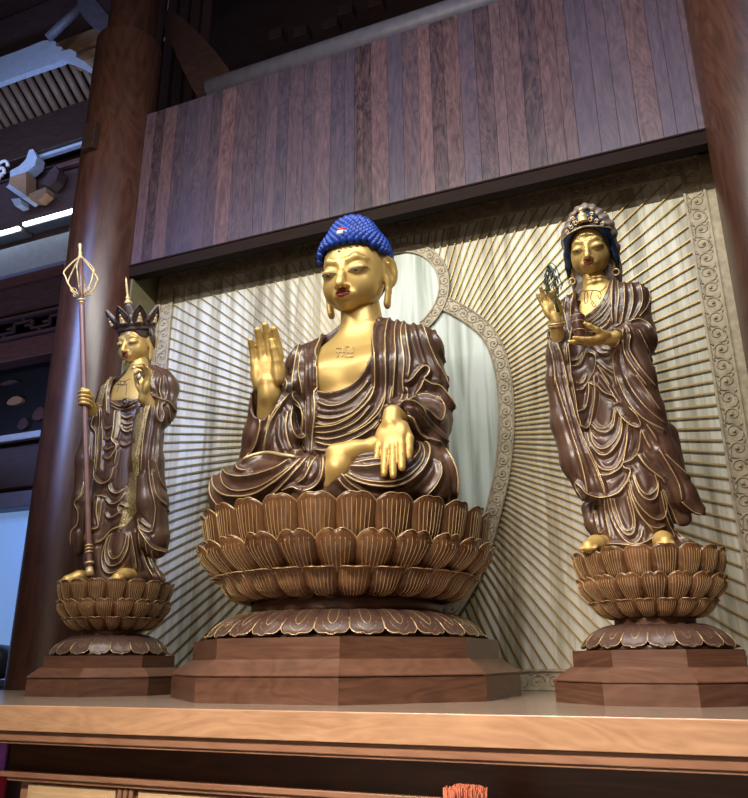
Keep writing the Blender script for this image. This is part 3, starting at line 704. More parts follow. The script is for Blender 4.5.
        V = {q: D[I[:, 0]+q[0], I[:, 1]+q[1], I[:, 2]+q[2]].astype(float) for q in c}
        for q in c:
            for ax in range(3):
                if q[ax]: continue
                r = list(q); r[ax] = 1; r = tuple(r); a, b = V[q], V[r]; m = (a < 0) != (b < 0); t = np.where(m, a/np.where(m, a-b, 1), 0)
                P = np.array(q, float)[None]+0*acc; P[:, ax] = t; acc[m] += P[m]; cnt[m] += 1
        P = (acc/cnt[:, None]+I)*s.h+lo
        F = []
        for ax in range(3):
            o1, o2 = [(1, 2), (2, 0), (0, 1)][ax]
            a = [slice(1, -1)]*3; a[ax] = slice(0, -1); b = [slice(1, -1)]*3; b[ax] = slice(1, None)
            A, B = ins[tuple(a)], ins[tuple(b)]; E = np.argwhere(A != B); E = E+np.array([1 if x != ax else 0 for x in range(3)])
            fl = ins[E[:, 0], E[:, 1], E[:, 2]]
            def at_(d1, d2):
                q = E.copy(); q[:, o1] += d1; q[:, o2] += d2; return idx[q[:, 0], q[:, 1], q[:, 2]]
            Q = np.stack([at_(-1, -1), at_(0, -1), at_(0, 0), at_(-1, 0)], 1); Q[~fl] = Q[~fl][:, ::-1]; F.append(Q)
        F = np.concatenate(F); F = F[(F >= 0).all(1)]
        for _ in range(smooth): P = lap(P, F, .5)
        return P, F
def lap(P, F, w):
    s = np.zeros_like(P); c = np.zeros(len(P))
    for i in range(4):
        a, b = F[:, i], F[:, (i+1) % 4]
        for x, y in ((a, b), (b, a)):
            for q in range(3): s[:, q] += np.bincount(x, P[y, q], len(P))
            c += np.bincount(x, minlength=len(P))
    return P*(1-w)+w*s/np.maximum(c, 1)[:, None]
def normals(P, F):
    n = np.cross(P[F[:, 2]]-P[F[:, 0]], P[F[:, 3]]-P[F[:, 1]]); N_ = np.zeros_like(P)
    for i in range(4):
        for q in range(3): N_[:, q] += np.bincount(F[:, i], n[:, q], len(P))
    return N_/(np.linalg.norm(N_, axis=1)[:, None]+1e-12)
def blob(parts):
    """join several (P,F) pieces into one"""
    V = []; Fs = []; n = 0
    for P, F in parts: V.append(P); Fs.append(F+n); n += len(P)
    return np.concatenate(V), np.concatenate(Fs)
def orth(v, n):
    v = np.array(v, float); n = np.array(n, float); v -= n*(v@n)/(n@n); return v/np.linalg.norm(v)
def hand(f, w, up, palm, Lh, side, wf=1.0, curl=(.1, .1, .1, .1), spread=.04, thumb=(.35, .25, .0), k=.012, bend=(1, 1, 1)):
    """w wrist point, up finger direction, palm direction the palm faces, side +1 when the thumb lies towards cross(up, palm)"""
    w = np.array(w, float); v = np.array(up, float); v /= np.linalg.norm(v); n = orth(palm, v); u = np.cross(v, n)*side
    X = lambda a, b, c: w+(u*a*wf+v*b+n*c)*Lh
    f.ell(X(0, .27, 0), (.235*Lh*wf, .29*Lh, .105*Lh), .02, rot=np.stack([u, v, n], 1))
    f.cap(X(0, -.12, 0), X(0, .08, 0), .15*Lh, .155*Lh, .05*Lh, sc=(1, 1, 1))
    f.ell(X(.15, .2, .05), (.10*Lh, .17*Lh, .10*Lh), .03*Lh, rot=np.stack([u, v, n], 1))
    f.ell(X(-.13, .2, .04), (.09*Lh, .2*Lh, .085*Lh), .03*Lh, rot=np.stack([u, v, n], 1))
    ln = (.40, .46, .43, .34)
    for i in range(4):
        a = .165-.11*i; b = (.50, .53, .51, .46)[i]; p = X(a, b, 0); f.cap(X(a*.8, .25, 0), p, .06*Lh*wf**.7, .064*Lh*wf**.7, k)
        ang = 0; q = p; da = (1.5-i)*spread; r = (.063*Lh if i < 3 else .055*Lh)*wf**.8
        for j, fr in enumerate((.45, .31, .24)):
            ang += curl[i]*bend[j]
            d = (v*math.cos(ang)+n*math.sin(ang))+u*da; d /= np.linalg.norm(d)
            q2 = q+d*ln[i]*fr*Lh; f.cap(q, q2, r*(1-.06*j), r*(.93-.08*j), k*.5); q = q2
    t0 = X(.15, .10, .06); d1 = u*math.sin(thumb[0])+v*math.cos(thumb[0])+n*thumb[2]; d1 /= np.linalg.norm(d1)
    t1 = t0+d1*.27*Lh; d2 = u*math.sin(thumb[1])+v*math.cos(thumb[1])+n*thumb[2]*1.5; d2 /= np.linalg.norm(d2); t2 = t1+d2*.2*Lh; t3 = t2+d2*.13*Lh
    f.chain([t0, t1, t2, t3], [.085*Lh, .07*Lh, .062*Lh, .048*Lh], k)
def nose_face(f, C, s, ear=True, lobe=1., narrow=1.):
    """face in head coordinates: C = face centre at nose root height, s = scale (1: half width .31)"""
    def P(x, y, z): return np.array(C)+np.array((x*narrow, y, z))*s
    f.ell(P(0, .05, .10), (.335*s*narrow, .36*s, .37*s), .02)
    f.ell(P(0, -.03, -.12), (.295*s*narrow, .31*s, .31*s), .10*s)
    for q in (-1, 1):
        f.ell(P(q*.145, -.155, -.17), (.14*s, .145*s, .17*s), .08*s)
    f.ell(P(0, -.245, -.340), (.10*s, .085*s, .08*s), .08*s)
    for q in (-1, 1):
        f.ell(P(q*.14, -.415, .012), (.12*s, .075*s, .05*s), .07*s, -1)
        f.ell(P(q*.145, -.262, -.012), (.105*s, .085*s, .065*s), .035*s)
        f.chain([P(q*.075, -.318, .085), P(q*.15, -.293, .11), P(q*.225, -.232, .09)], [.008*s, .010*s, .005*s], .08*s)
    f.chain([P(0, -.325, .03), P(0, -.365, -.06), P(0, -.40, -.14), P(0, -.425, -.185)], [.024*s, .026*s, .034*s, .042*s], .05*s)
    for q in (-1, 1): f.ell(P(q*.052, -.375, -.195), (.030*s, .040*s, .026*s), .03*s)
    f.ell(P(0, -.305, -.275), (.12*s, .06*s, .06*s), .06*s)
    f.ell(P(0, -.37, -.335), (.08*s, .035*s, .012*s), .04*s, -1)
    if ear:
        for q in (-1, 1):
            M_ = Matrix.Rotation(-q*.5, 3, 'Z')
            f.ell(P(q*.365/narrow, .09, .01), (.035*s, .12*s, .19*s), .02*s, rot=M_)
            f.chain([P(q*.355/narrow, .08, -.08), P(q*.345/narrow, .06, -.22*lobe), P(q*.325/narrow, .04, -.36*lobe)], [.065*s, .048*s, .055*s], .02*s, sc=(1.5, 1, 1))
            f.ell(P(q*.408/narrow, .064, .02), (.042*s, .075*s, .14*s), .010*s, -1, rot=M_)
            f.cap(P(q*.40/narrow, .07, -.08), P(q*.38/narrow, .05, -.26*lobe), .016*s, .018*s, .015*s, -1)
            f.cap(P(q*.38/narrow, .05, .08), P(q*.39/narrow, .11, -.05), .016*s, .012*s, .015*s)
def nod(C, s, deg):
    """rotation that bows a head forward about the base of the skull"""
    p = Vector((C[0], C[1]+.06*s, C[2]-.18*s)); return Matrix.Translation(p) @ Matrix.Rotation(math.radians(deg), 4, 'X') @ Matrix.Translation(-p)
def moved(P, M_): A = np.array(M_); return P @ A[:3, :3].T+A[:3, 3]
def kids(o):
    r = [c for c in bpy.data.objects if c.parent == o]
    for c in list(r): r += kids(c)
    return r
def view_skew(M, px, py):
    d = M.inverted().to_3x3() @ ray(px, py); return (d.x/d.y, d.z/d.y)
def face_paint(parent, bvh, C, s, narrow=1., lip='lip_red', tilt=None):
    """eyebrows, lash lines, eyes and lips laid on the face surface (parent-local coordinates)"""
    def snap(x, z, off=.0):
        o = Vector((C[0]+x*s*narrow, C[1]-1.2*s, C[2]+z*s)); h, n, i, d = bvh.ray_cast(o, Vector((0, 1, 0)))
        if h is None: h = Vector((o.x, C[1]-.2*s, o.z)); n = Vector((0, -1, 0))
        return tuple(h+n*off)
    for q in (-1, 1):
        b = MB(); b.tube([snap(q*x, z, .001) for x, z in ((.055, .075), (.08, .11), (.12, .137), (.175, .14), (.23, .115), (.265, .075))], [.002*s, .004*s, .005*s, .005*s, .004*s, .002*s], 5)
        b.build('eyebrow', 'brow_line', parent, smooth=True)
        ey = [(.065, -.040), (.09, -.034), (.12, -.030), (.15, -.028), (.19, -.026), (.225, -.024), (.245, -.018)]
        lo = [(.065, -.042), (.085, -.048), (.12, -.051), (.16, -.049), (.20, -.041), (.245, -.019)]
        b = MB(); n = 9; top = np.array([np.interp(np.linspace(.065, .245, n), [a for a, _ in ey], [c for _, c in ey])]).ravel(); bot = np.interp(np.linspace(.065, .245, n), [a for a, _ in lo], [c for _, c in lo])
        xs_ = np.linspace(.065, .245, n); v = []; f = []
        for i in range(n): v += [snap(q*xs_[i], top[i], .0025*s), snap(q*xs_[i], (top[i]+bot[i])/2, .008*s), snap(q*xs_[i], bot[i], .0025*s)]
        for i in range(n-1):
            for j in range(2): a = 3*i+j; f.append((a, a+1, a+4, a+3) if q > 0 else (a, a+3, a+4, a+1))
        b.add(v, f); e = b.build('eye', 'eye_white', parent, smooth=True)
        b = MB(); c = snap(q*.155, -.040, .006*s); b.tube([(c[0], c[1]+.01*s, c[2]), (c[0], c[1]-.004*s, c[2]-.002*s)], [.016*s, .013*s], 12); b.build('iris', 'eye_dark', e, smooth=True)
        b = MB(); b.tube([snap(q*x, z, .004*s) for x, z in ey+[(.265, -.02)]], [.002*s]+[.0045*s]*5+[.004*s, .002*s], 5); b.build('eyelid_line', 'eye_dark', parent, smooth=True)
    b = MB()
    up = [snap(x, z, .006*s) for x, z in ((-.080, -.262), (-.056, -.250), (-.028, -.240), (0, -.247), (.028, -.240), (.056, -.250), (.080, -.262))]
    b.tube(up, [.003*s, .010*s, .015*s, .012*s, .015*s, .010*s, .003*s], 8)
    lo_ = [snap(x, z, .006*s) for x, z in ((-.068, -.268), (-.04, -.280), (0, -.288), (.04, -.280), (.068, -.268))]
    b.tube(lo_, [.003*s, .013*s, .019*s, .013*s, .003*s], 8); b.build('lips', lip, parent, smooth=True)
    if tilt is not None:
        for c in kids(parent): c.data.transform(tilt)
plain('lip_red', (.33, .035, .04), rough=.4, var=.05); plain('brow_line', (.24, .17, .06), rough=.5); plain('eye_white', (.42, .38, .28), rough=.3, var=.03); plain('eye_dark', (.03, .02, .02), rough=.3)
plain('hair_blue', (.004, .036, .27), rough=.5, var=.25, spec=.5)
plain('dark_hair', (.01, .02, .05), rough=.35)
# ---------------------------------------------------------------- folds: lines drawn on the cloth, raised as ridges with a gilt edge
class Win:
    def __init__(s, x0, y0, sc): s.a = (x0, y0, sc)
    def __call__(s, *p): return [(s.a[0]+u/s.a[2], s.a[1]+v/s.a[2]) for u, v in p]
def between(A, B, n):
    """n further lines lying between two neighbouring fold lines"""
    A, B = [catmull(q, 6) if len(q) > 2 else np.array(q, float) for q in (A, B)]
    def rs(q, m=24):
        d = np.r_[0, np.cumsum(np.linalg.norm(np.diff(q, axis=0), axis=1))]; t = np.linspace(0, d[-1], m); return np.stack([np.interp(t, d, q[:, 0]), np.interp(t, d, q[:, 1])], 1)
    A, B = rs(A), rs(B); return [((1-t)*A+t*B)[::3].tolist() for t in (np.arange(n)+1)/(n+1)]
def drape(P, F, lines, M, amp, wid, step=.012, maxjump=.10):
    """lines: (pixel polyline, gilt radius, amplitude factor); M statue->world. returns displaced P and list of gilt runs"""
    Mi = M.inverted(); bv = BVHTree.FromPolygons(P.tolist(), F.tolist()); co = Mi @ CAM; R3 = Mi.to_3x3()
    S_ = []; amps = []; runs = []
    for ln, g, af in lines:
        q = catmull(ln, 10) if len(ln) > 2 else np.array(ln, float)
        d = np.r_[0, np.cumsum(np.linalg.norm(np.diff(q, axis=0), axis=1))]; m = max(3, int(d[-1]/1.0)); t = np.linspace(0, d[-1], m)
        run = []
        for x, y in zip(np.interp(t, d, q[:, 0]), np.interp(t, d, q[:, 1])):
            h, n, i, ds = bv.ray_cast(co, (R3 @ ray(x, y)).normalized())
            if h is None or (run and (h-run[-1][0]).length > maxjump):
                if len(run) > 2: runs.append((run, g, af))
                run = []
                if h is None: continue
            run.append((h, n))
        if len(run) > 2: runs.append((run, g, af))
    for run, g, af in runs:
        k = len(run)
        for i, (h, n) in enumerate(run):
            e = min(1, min(i, k-1-i)/3+.3); S_.append(h); amps.append(af*e)
        for i in range(k-1):
            if (run[i][0]-run[i+1][0]).length > step: S_.append((run[i][0]+run[i+1][0])/2); amps.append(af)
    kd = KDTree(len(S_))
    for i, p in enumerate(S_): kd.insert(p, i)
    kd.balance(); Nn = normals(P, F); out = P.copy(); sm = Nn.copy()
    for _ in range(3): sm = lap(sm, F, .6)
    for i in range(len(P)):
        co_, j, d = kd.find(P[i])
        if d < 4*wid:
            a = amps[j]; out[i] += sm[i]*amp*a*(math.exp(-(d/wid)**2)-.38*math.exp(-((d-2.1*wid)/(wid*1.0))**2))
    bv2 = BVHTree.FromPolygons(out.tolist(), F.tolist())
    res = []
    for run, g, af in runs:
        if g <= 0: continue
        pts = []
        for h, n in run:
            n_ = Vector(n); q = bv2.find_nearest(h+n_*amp*af, .15)
            pts.append(Vector(q[0])+Vector(q[1])*g*.25 if q[0] is not None else h)
        pts = np.array(pts)
        for _ in range(2): pts[1:-1] = pts[1:-1]*.5+.25*(pts[:-2]+pts[2:])
        res.append((pts, g))
    return out, res
def gilt(res, name, mat, parent):
    b = MB()
    for pts, g in res:
        k = len(pts); st = 2 if k > 8 else 1; p = list(pts[::st]); 
        if not np.allclose(p[-1], pts[-1]): p.append(pts[-1])
        n = len(p); b.tube(p, [g*min(1, .35+min(i, n-1-i)*.4) for i in range(n)], 5)
    return b.build(name, mat, parent, smooth=True)
def px_local(M, px, py, y):
    """picture point -> statue-local x,z in the upright plane local y"""
    Mi = M.inverted(); o = Mi @ CAM; d = Mi.to_3x3() @ ray(px, py); t = (y-o.y)/d.y; p = o+d*t; return (p.x, p.z)
# ---------------------------------------------------------------- seated statue
A_ = Win(230, 300, 5.984); B_ = Win(340, 300, 5.984); C_ = Win(205, 400, 5.754); D_ = Win(330, 400, 5.754); E_ = Win(270, 380, 5.754)
bud = thing('seated_statue', 'large seated golden-faced statue with bright blue curled hair and brown robe, one palm raised', 'statue', (BX+.13, BY, TZ))
MBu = Matrix.Translation(bud.location)
f = Field((-1.0, -1.1, 1.9), (1.0, .5, 3.4), .012)
tors = [(1.4, 0, -.05, .62, .42), (1.75, 0, 0, .60, .40), (2.05, 0, 0, .58, .38), (2.35, 0, 0, .62, .385), (2.6, 0, .01, .68, .40), (2.82, 0, .03, .70, .36), (2.97, 0, .05, .62, .29), (3.08, 0, .06, .44, .24), (3.16, 0, .06, .28, .22), (3.25, 0, .05, .22, .2)]
f.loft(tors, .02); f.ell((-.2, -.22, 2.68), (.28, .19, .2), .08); f.ell((.2, -.22, 2.68), (.28, .19, .2), .08); f.ell((0, -.2, 2.3), (.34, .22, .25), .08)
Pt = f.mesh()
f = Field((-.5, -.55, 3.0), (.5, .55, 4.25), .0085)
FC = (-.045, -.01, 3.785)
SF = .90; TB = nod(FC, SF, 13)
nose_face(f, FC, SF); Ph = f.mesh(4); bvh_head = BVHTree.FromPolygons(Ph[0].tolist(), Ph[1].tolist()); Ph = (moved(Ph[0], TB), Ph[1])
f = Field((-.5, -.55, 2.95), (.5, .55, 3.75), .0085)
f.cap((-.03, .06, 3.55), (0, .06, 3.1), .18, .225, .03)
for zc, rn in ((3.27, .182), (3.18, .20)): f.chain([(-.02+(rn-.035)*math.sin(a), .055-(rn-.035)*math.cos(a), zc-.03*math.cos(a)) for a in np.linspace(-2.4, 2.4, 17)], [.043]*17, .02)
Pn = f.mesh(3)
# raised hand
f = Field((-1.05, -1.0, 2.1), (-.3, -.2, 3.3), .0085)
f.cap((-.72, -.38, 2.20), (-.655, -.50, 2.50), .12, .105, .03)
hand(f, (-.655, -.52, 2.54), (-.10, -.05, 1), (.16, -1, .05), .60, 1, 1.18, curl=(.16, .15, .15, .17), spread=-.01, thumb=(.02, -.10, .12), bend=(1, 1.2, .8))
Pa = f.mesh(1)
f = Field((.2, -1.2, 1.35), (1.1, -.3, 2.35), .0085)
f.cap((.66, -.45, 2.10), (.615, -.74, 2.05), .105, .09, .03)
hand(f, (.62, -.82, 2.01), (.05, -.38, -1), (0, 1, -.38), .50, 1, 1.10, curl=(.04, .07, .07, .05), spread=.05, thumb=(.42, .0, .05))
Pb = f.mesh(1)
# exposed sole and ankle resting on the lap
f = Field((-.15, -1.3, 1.35), (.75, -.5, 2.1), .01)
f.chain([(.18, -.97, 1.54), (.25, -.99, 1.63), (.29, -.97, 1.73)], [.09, .095, .08], .05)
f.chain([(.22, -.98, 1.75), (.36, -.93, 1.77), (.50, -.86, 1.81), (.60, -.80, 1.84)], [.078, .072, .062, .04], .05)
Pf = f.mesh(1)
P, Fq = blob([Pt, Ph, Pn, Pa, Pb, Pf]); body = obj('body', P, Fq, 'gold_skin', bud, True)
face_paint(body, bvh_head, FC, SF, tilt=TB)
# chest emblem
b = MB(); bv = BVHTree.FromPolygons(Pt[0].tolist(), Pt[1].tolist())
def chest(px, py):
    Mi = MBu.inverted(); h, n, i, d = bv.ray_cast(Mi @ CAM, ray(px, py).normalized()); return (h+n*.004) if h else None
K = Win(300, 320, 1.)
e0 = (345.5, 352.0)
for seg in (((-9, -4), (-3, -3.6), (-3, 5)), ((-9, .6), (8, 1.2)), ((-7.5, 1), (-8, 6)), ((0, -6), (.2, 5.4), (8, 5.2)), ((8, -5), (8, 1)), ((0, -5.6), (3.5, -5.4))):
    pts = []
    for i in range(len(seg)-1):
        for t in np.linspace(0, 1, 6): pts.append(chest(e0[0]+seg[i][0]*(1-t)+seg[i+1][0]*t, e0[1]+(seg[i][1]*(1-t)+seg[i+1][1]*t)*.9))
    pts = [p for p in pts if p is not None]
    if len(pts) > 2: b.tube(pts, .007, 5)
b.build('chest_emblem', 'gold_trim', body)
b = MB(); b.lathe([(.001, -.006), (.018, 0), (.012, .008), (.001, .011)], 12); o = b.build('forehead_jewel', 'eye_white', body, smooth=True); o.data.transform(TB @ Matrix.Translation((FC[0], FC[1]-.318, FC[2]+.165)) @ Matrix.Rotation(PI/2, 4, 'X'))
# hair with snail curls
b = MB(); f = Field((-.55, -.55, 3.2), (.55, .6, 4.6), .016)
f.ell((-.045, .05, 3.955), (.316, .342, .285), .02); f.ell((-.045, .07, 4.16), (.205, .22, .19), .06); f.ell((-.045, .13, 3.76), (.30, .27, .31), .06)
Pc = f.mesh(1); bh = BVHTree.FromPolygons(Pc[0].tolist(), Pc[1].tolist())
def hairline(p):     # True when the point carries hair
    a = math.atan2(p.x+.045, -(p.y-.05)); a = abs(a)
    zl = np.interp(a, [0, .5, .9, 1.25, 1.5, 1.9, 3.2], [4.04, 4.035, 4.0, 3.96, 3.94, 3.90, 3.50]); return p.z > zl
cap_v = [Vector(p) for p in Pc[0].tolist()]
keep = [hairline(p+Vector((0, 0, .01))) for p in cap_v]
b.add([tuple(p) for p in cap_v], [q for q in Pc[1].tolist() if all(keep[i] for i in q)])
nc = 0; rows = 20
for r in range(rows):
    el = -.62+r/(rows-1)*(PI/2+.62); circ = max(1, int(round(math.cos(el)*34)))
    for k_ in range(circ):
        az = 2*PI*(k_+(r % 2)*.5)/circ; d = Vector((math.cos(el)*math.sin(az), -math.cos(el)*math.cos(az), math.sin(el)))
        o_ = Vector((-.045, .06, 3.98)); h, n, i, ds = bh.ray_cast(o_+d*1.2, -d)
        if h is None or not hairline(h): continue
        n = (n+Vector((0, 0, .35))).normalized(); t1 = n.orthogonal().normalized(); t2 = n.cross(t1)
        prof = [(.036, -.008), (.039, .012), (.031, .034), (.017, .054), (.003, .062)]; v = []; m_ = 7; tw = 0
        for j, (rr, zz) in enumerate(prof):
            for a in range(m_):
                q = 2*PI*a/m_+j*.35; v.append(tuple(h+n*zz+t1*rr*math.cos(q)+t2*rr*math.sin(q)))
        fc = [[j*m_+a, j*m_+(a+1) % m_, (j+1)*m_+(a+1) % m_, (j+1)*m_+a] for j in range(len(prof)-1) for a in range(m_)]
        b.add(v, fc); nc += 1
hair = b.build('hair', 'hair_blue', bud, smooth=True); hair.data.transform(TB)
plain('jewel_red', (.55, .03, .03), rough=.25); plain('jewel_white', (.75, .72, .68), rough=.3)
h, n, i, ds = bh.ray_cast(Vector((-.045, -1.5, 4.18)), Vector((0, 1, 0)))
j = MB(); j.lathe([(.064, -.03), (.062, .0), (.052, .018)], 20); j = j.build('hair_jewel', 'jewel_white', hair, smooth=True); j.data.transform(TB @ Matrix.Translation((-.045, h.y-.05, 4.15)))
j2 = MB(); j2.lathe([(.054, .016), (.040, .042), (.002, .055)], 20); j2 = j2.build('hair_jewel', 'jewel_red', hair, smooth=True); j2.data.transform(TB @ Matrix.Translation((-.045, h.y-.05, 4.15)))
# robe
f = Field((-1.45, -1.3, 1.3), (1.3, .75, 3.3), .0125)
rt = [(z, cx, cy, rx+.03, ry+.035) for z, cx, cy, rx, ry in tors[:-2]]
rt[-1] = (3.10, 0, .06, .47, .28); rt.append((3.22, 0, .07, .31, .26)); rt.append((3.29, 0, .09, .27, .22))
f.loft(rt, .02); f.ell((-.2, -.22, 2.68), (.30, .215, .22), .08); f.ell((.2, -.22, 2.68), (.30, .215, .22), .08); f.ell((0, -.22, 2.3), (.40, .25, .3), .08)
for q in (-1, 1):
    f.chain([(q*.19, .09, 3.18), (q*.36, .06, 3.08), (q*.52, .04, 2.96)], [.13, .15, .20], .06)
    f.ell((q*.53, .03, 2.92), (.26, .24, .22), .08)
    f.chain([(q*.565, .03, 2.86), (q*.61, .0, 2.6), (q*.65, -.06, 2.2)], [.185, .19, .20], .08)
# viewer's right arm and its hanging sleeve
f.chain([(.67, -.06, 2.25), (.69, -.28, 2.12), (.63, -.55, 2.12), (.605, -.72, 2.06)], [.20, .18, .16, .125], .06)
f.chain([(.73, -.05, 2.5), (.79, -.1, 2.2), (.83, -.12, 2.10)], [.10, .08, .04], .05)
f.chain([(.68, -.2, 2.1), (.70, -.3, 1.9), (.70, -.3, 1.8)], [.18, .18, .18], .08)
f.cap((.615, -.64, 2.07), (.61, -.90, 2.0), .10, .12, .01, -1)
# viewer's left arm, forearm raised, wide sleeve falling to the lap
f.chain([(-.70, -.06, 2.25), (-.73, -.22, 2.12), (-.70, -.42, 2.38), (-.675, -.49, 2.50)], [.2, .17, .16, .155], .05)
f.chain([(-.70, -.44, 2.42), (-.78, -.40, 2.15), (-.86, -.36, 1.93)], [.155, .16, .15], .06)
f.chain([(-.62, -.40, 2.35), (-.55, -.42, 2.1), (-.5, -.45, 1.9)], [.14, .14, .14], .06)
f.cap((-.69, -.48, 2.34), (-.655, -.60, 2.62), .115, .15, .01, -1); f.cap((-.68, -.62, 2.38), (-.64, -.8, 2.65), .12, .2, .01, -1)
# lap
f.chain([(-.45, .05, 1.66), (-.82, -.22, 1.67), (-.98, -.40, 1.65)], [.34, .28, .25], .06)
f.chain([(.42, .05, 1.66), (.62, -.22, 1.66), (.74, -.40, 1.64)], [.33, .29, .25], .06)
f.chain([(-.98, -.42, 1.63), (-.6, -.72, 1.64), (-.15, -.88, 1.60), (.02, -.92, 1.57)], [.25, .24, .21, .17], .06)
f.chain([(.74, -.42, 1.60), (.45, -.74, 1.60), (.2, -.86, 1.56)], [.25, .23, .2], .06)
f.ell((0, -.45, 1.55), (.9, .5, .22), .08); f.ell((-.05, .1, 1.5), (.9, .6, .3), .08)
f.chain([(-.5, -.80, 1.46), (0, -1.0, 1.45), (.5, -.84, 1.45)], [.08, .08, .08], .05)
neck = [(337, 321), (326, 330), (319, 343), (315.5, 358), (315, 374), (316.5, 391), (324, 393), (333, 392.5), (344, 389), (356, 381), (366, 368), (371.5, 355), (373, 342), (375.5, 328), (381, 315), (383, 300), (338, 300)]
f.poly([px_local(MBu, x, y, -.38) for x, y in neck], -1, .02, .015, yr=-.38, skew=view_skew(MBu, 350, 350))
f.clipz(1.385)
P, Fq = f.mesh(2)
g = .0055
nb_ = [(338, 320), (326, 330), (319, 343), (315, 358), (314.5, 374), (315.5, 391), (317, 407), (316.5, 420), (315, 433), (314, 448), (313, 454)]
rb_ = [(382, 313), (376, 325), (373.8, 340), (374.5, 355), (375, 372), (374.8, 384), (372.5, 394), (366.5, 403.5), (356.5, 413.5), (345, 421), (333, 425.5), (316, 427)]
ch_top = [(316.5, 392), (324, 394), (333, 393.5), (345, 390), (357, 382), (367, 369), (372.5, 356)]
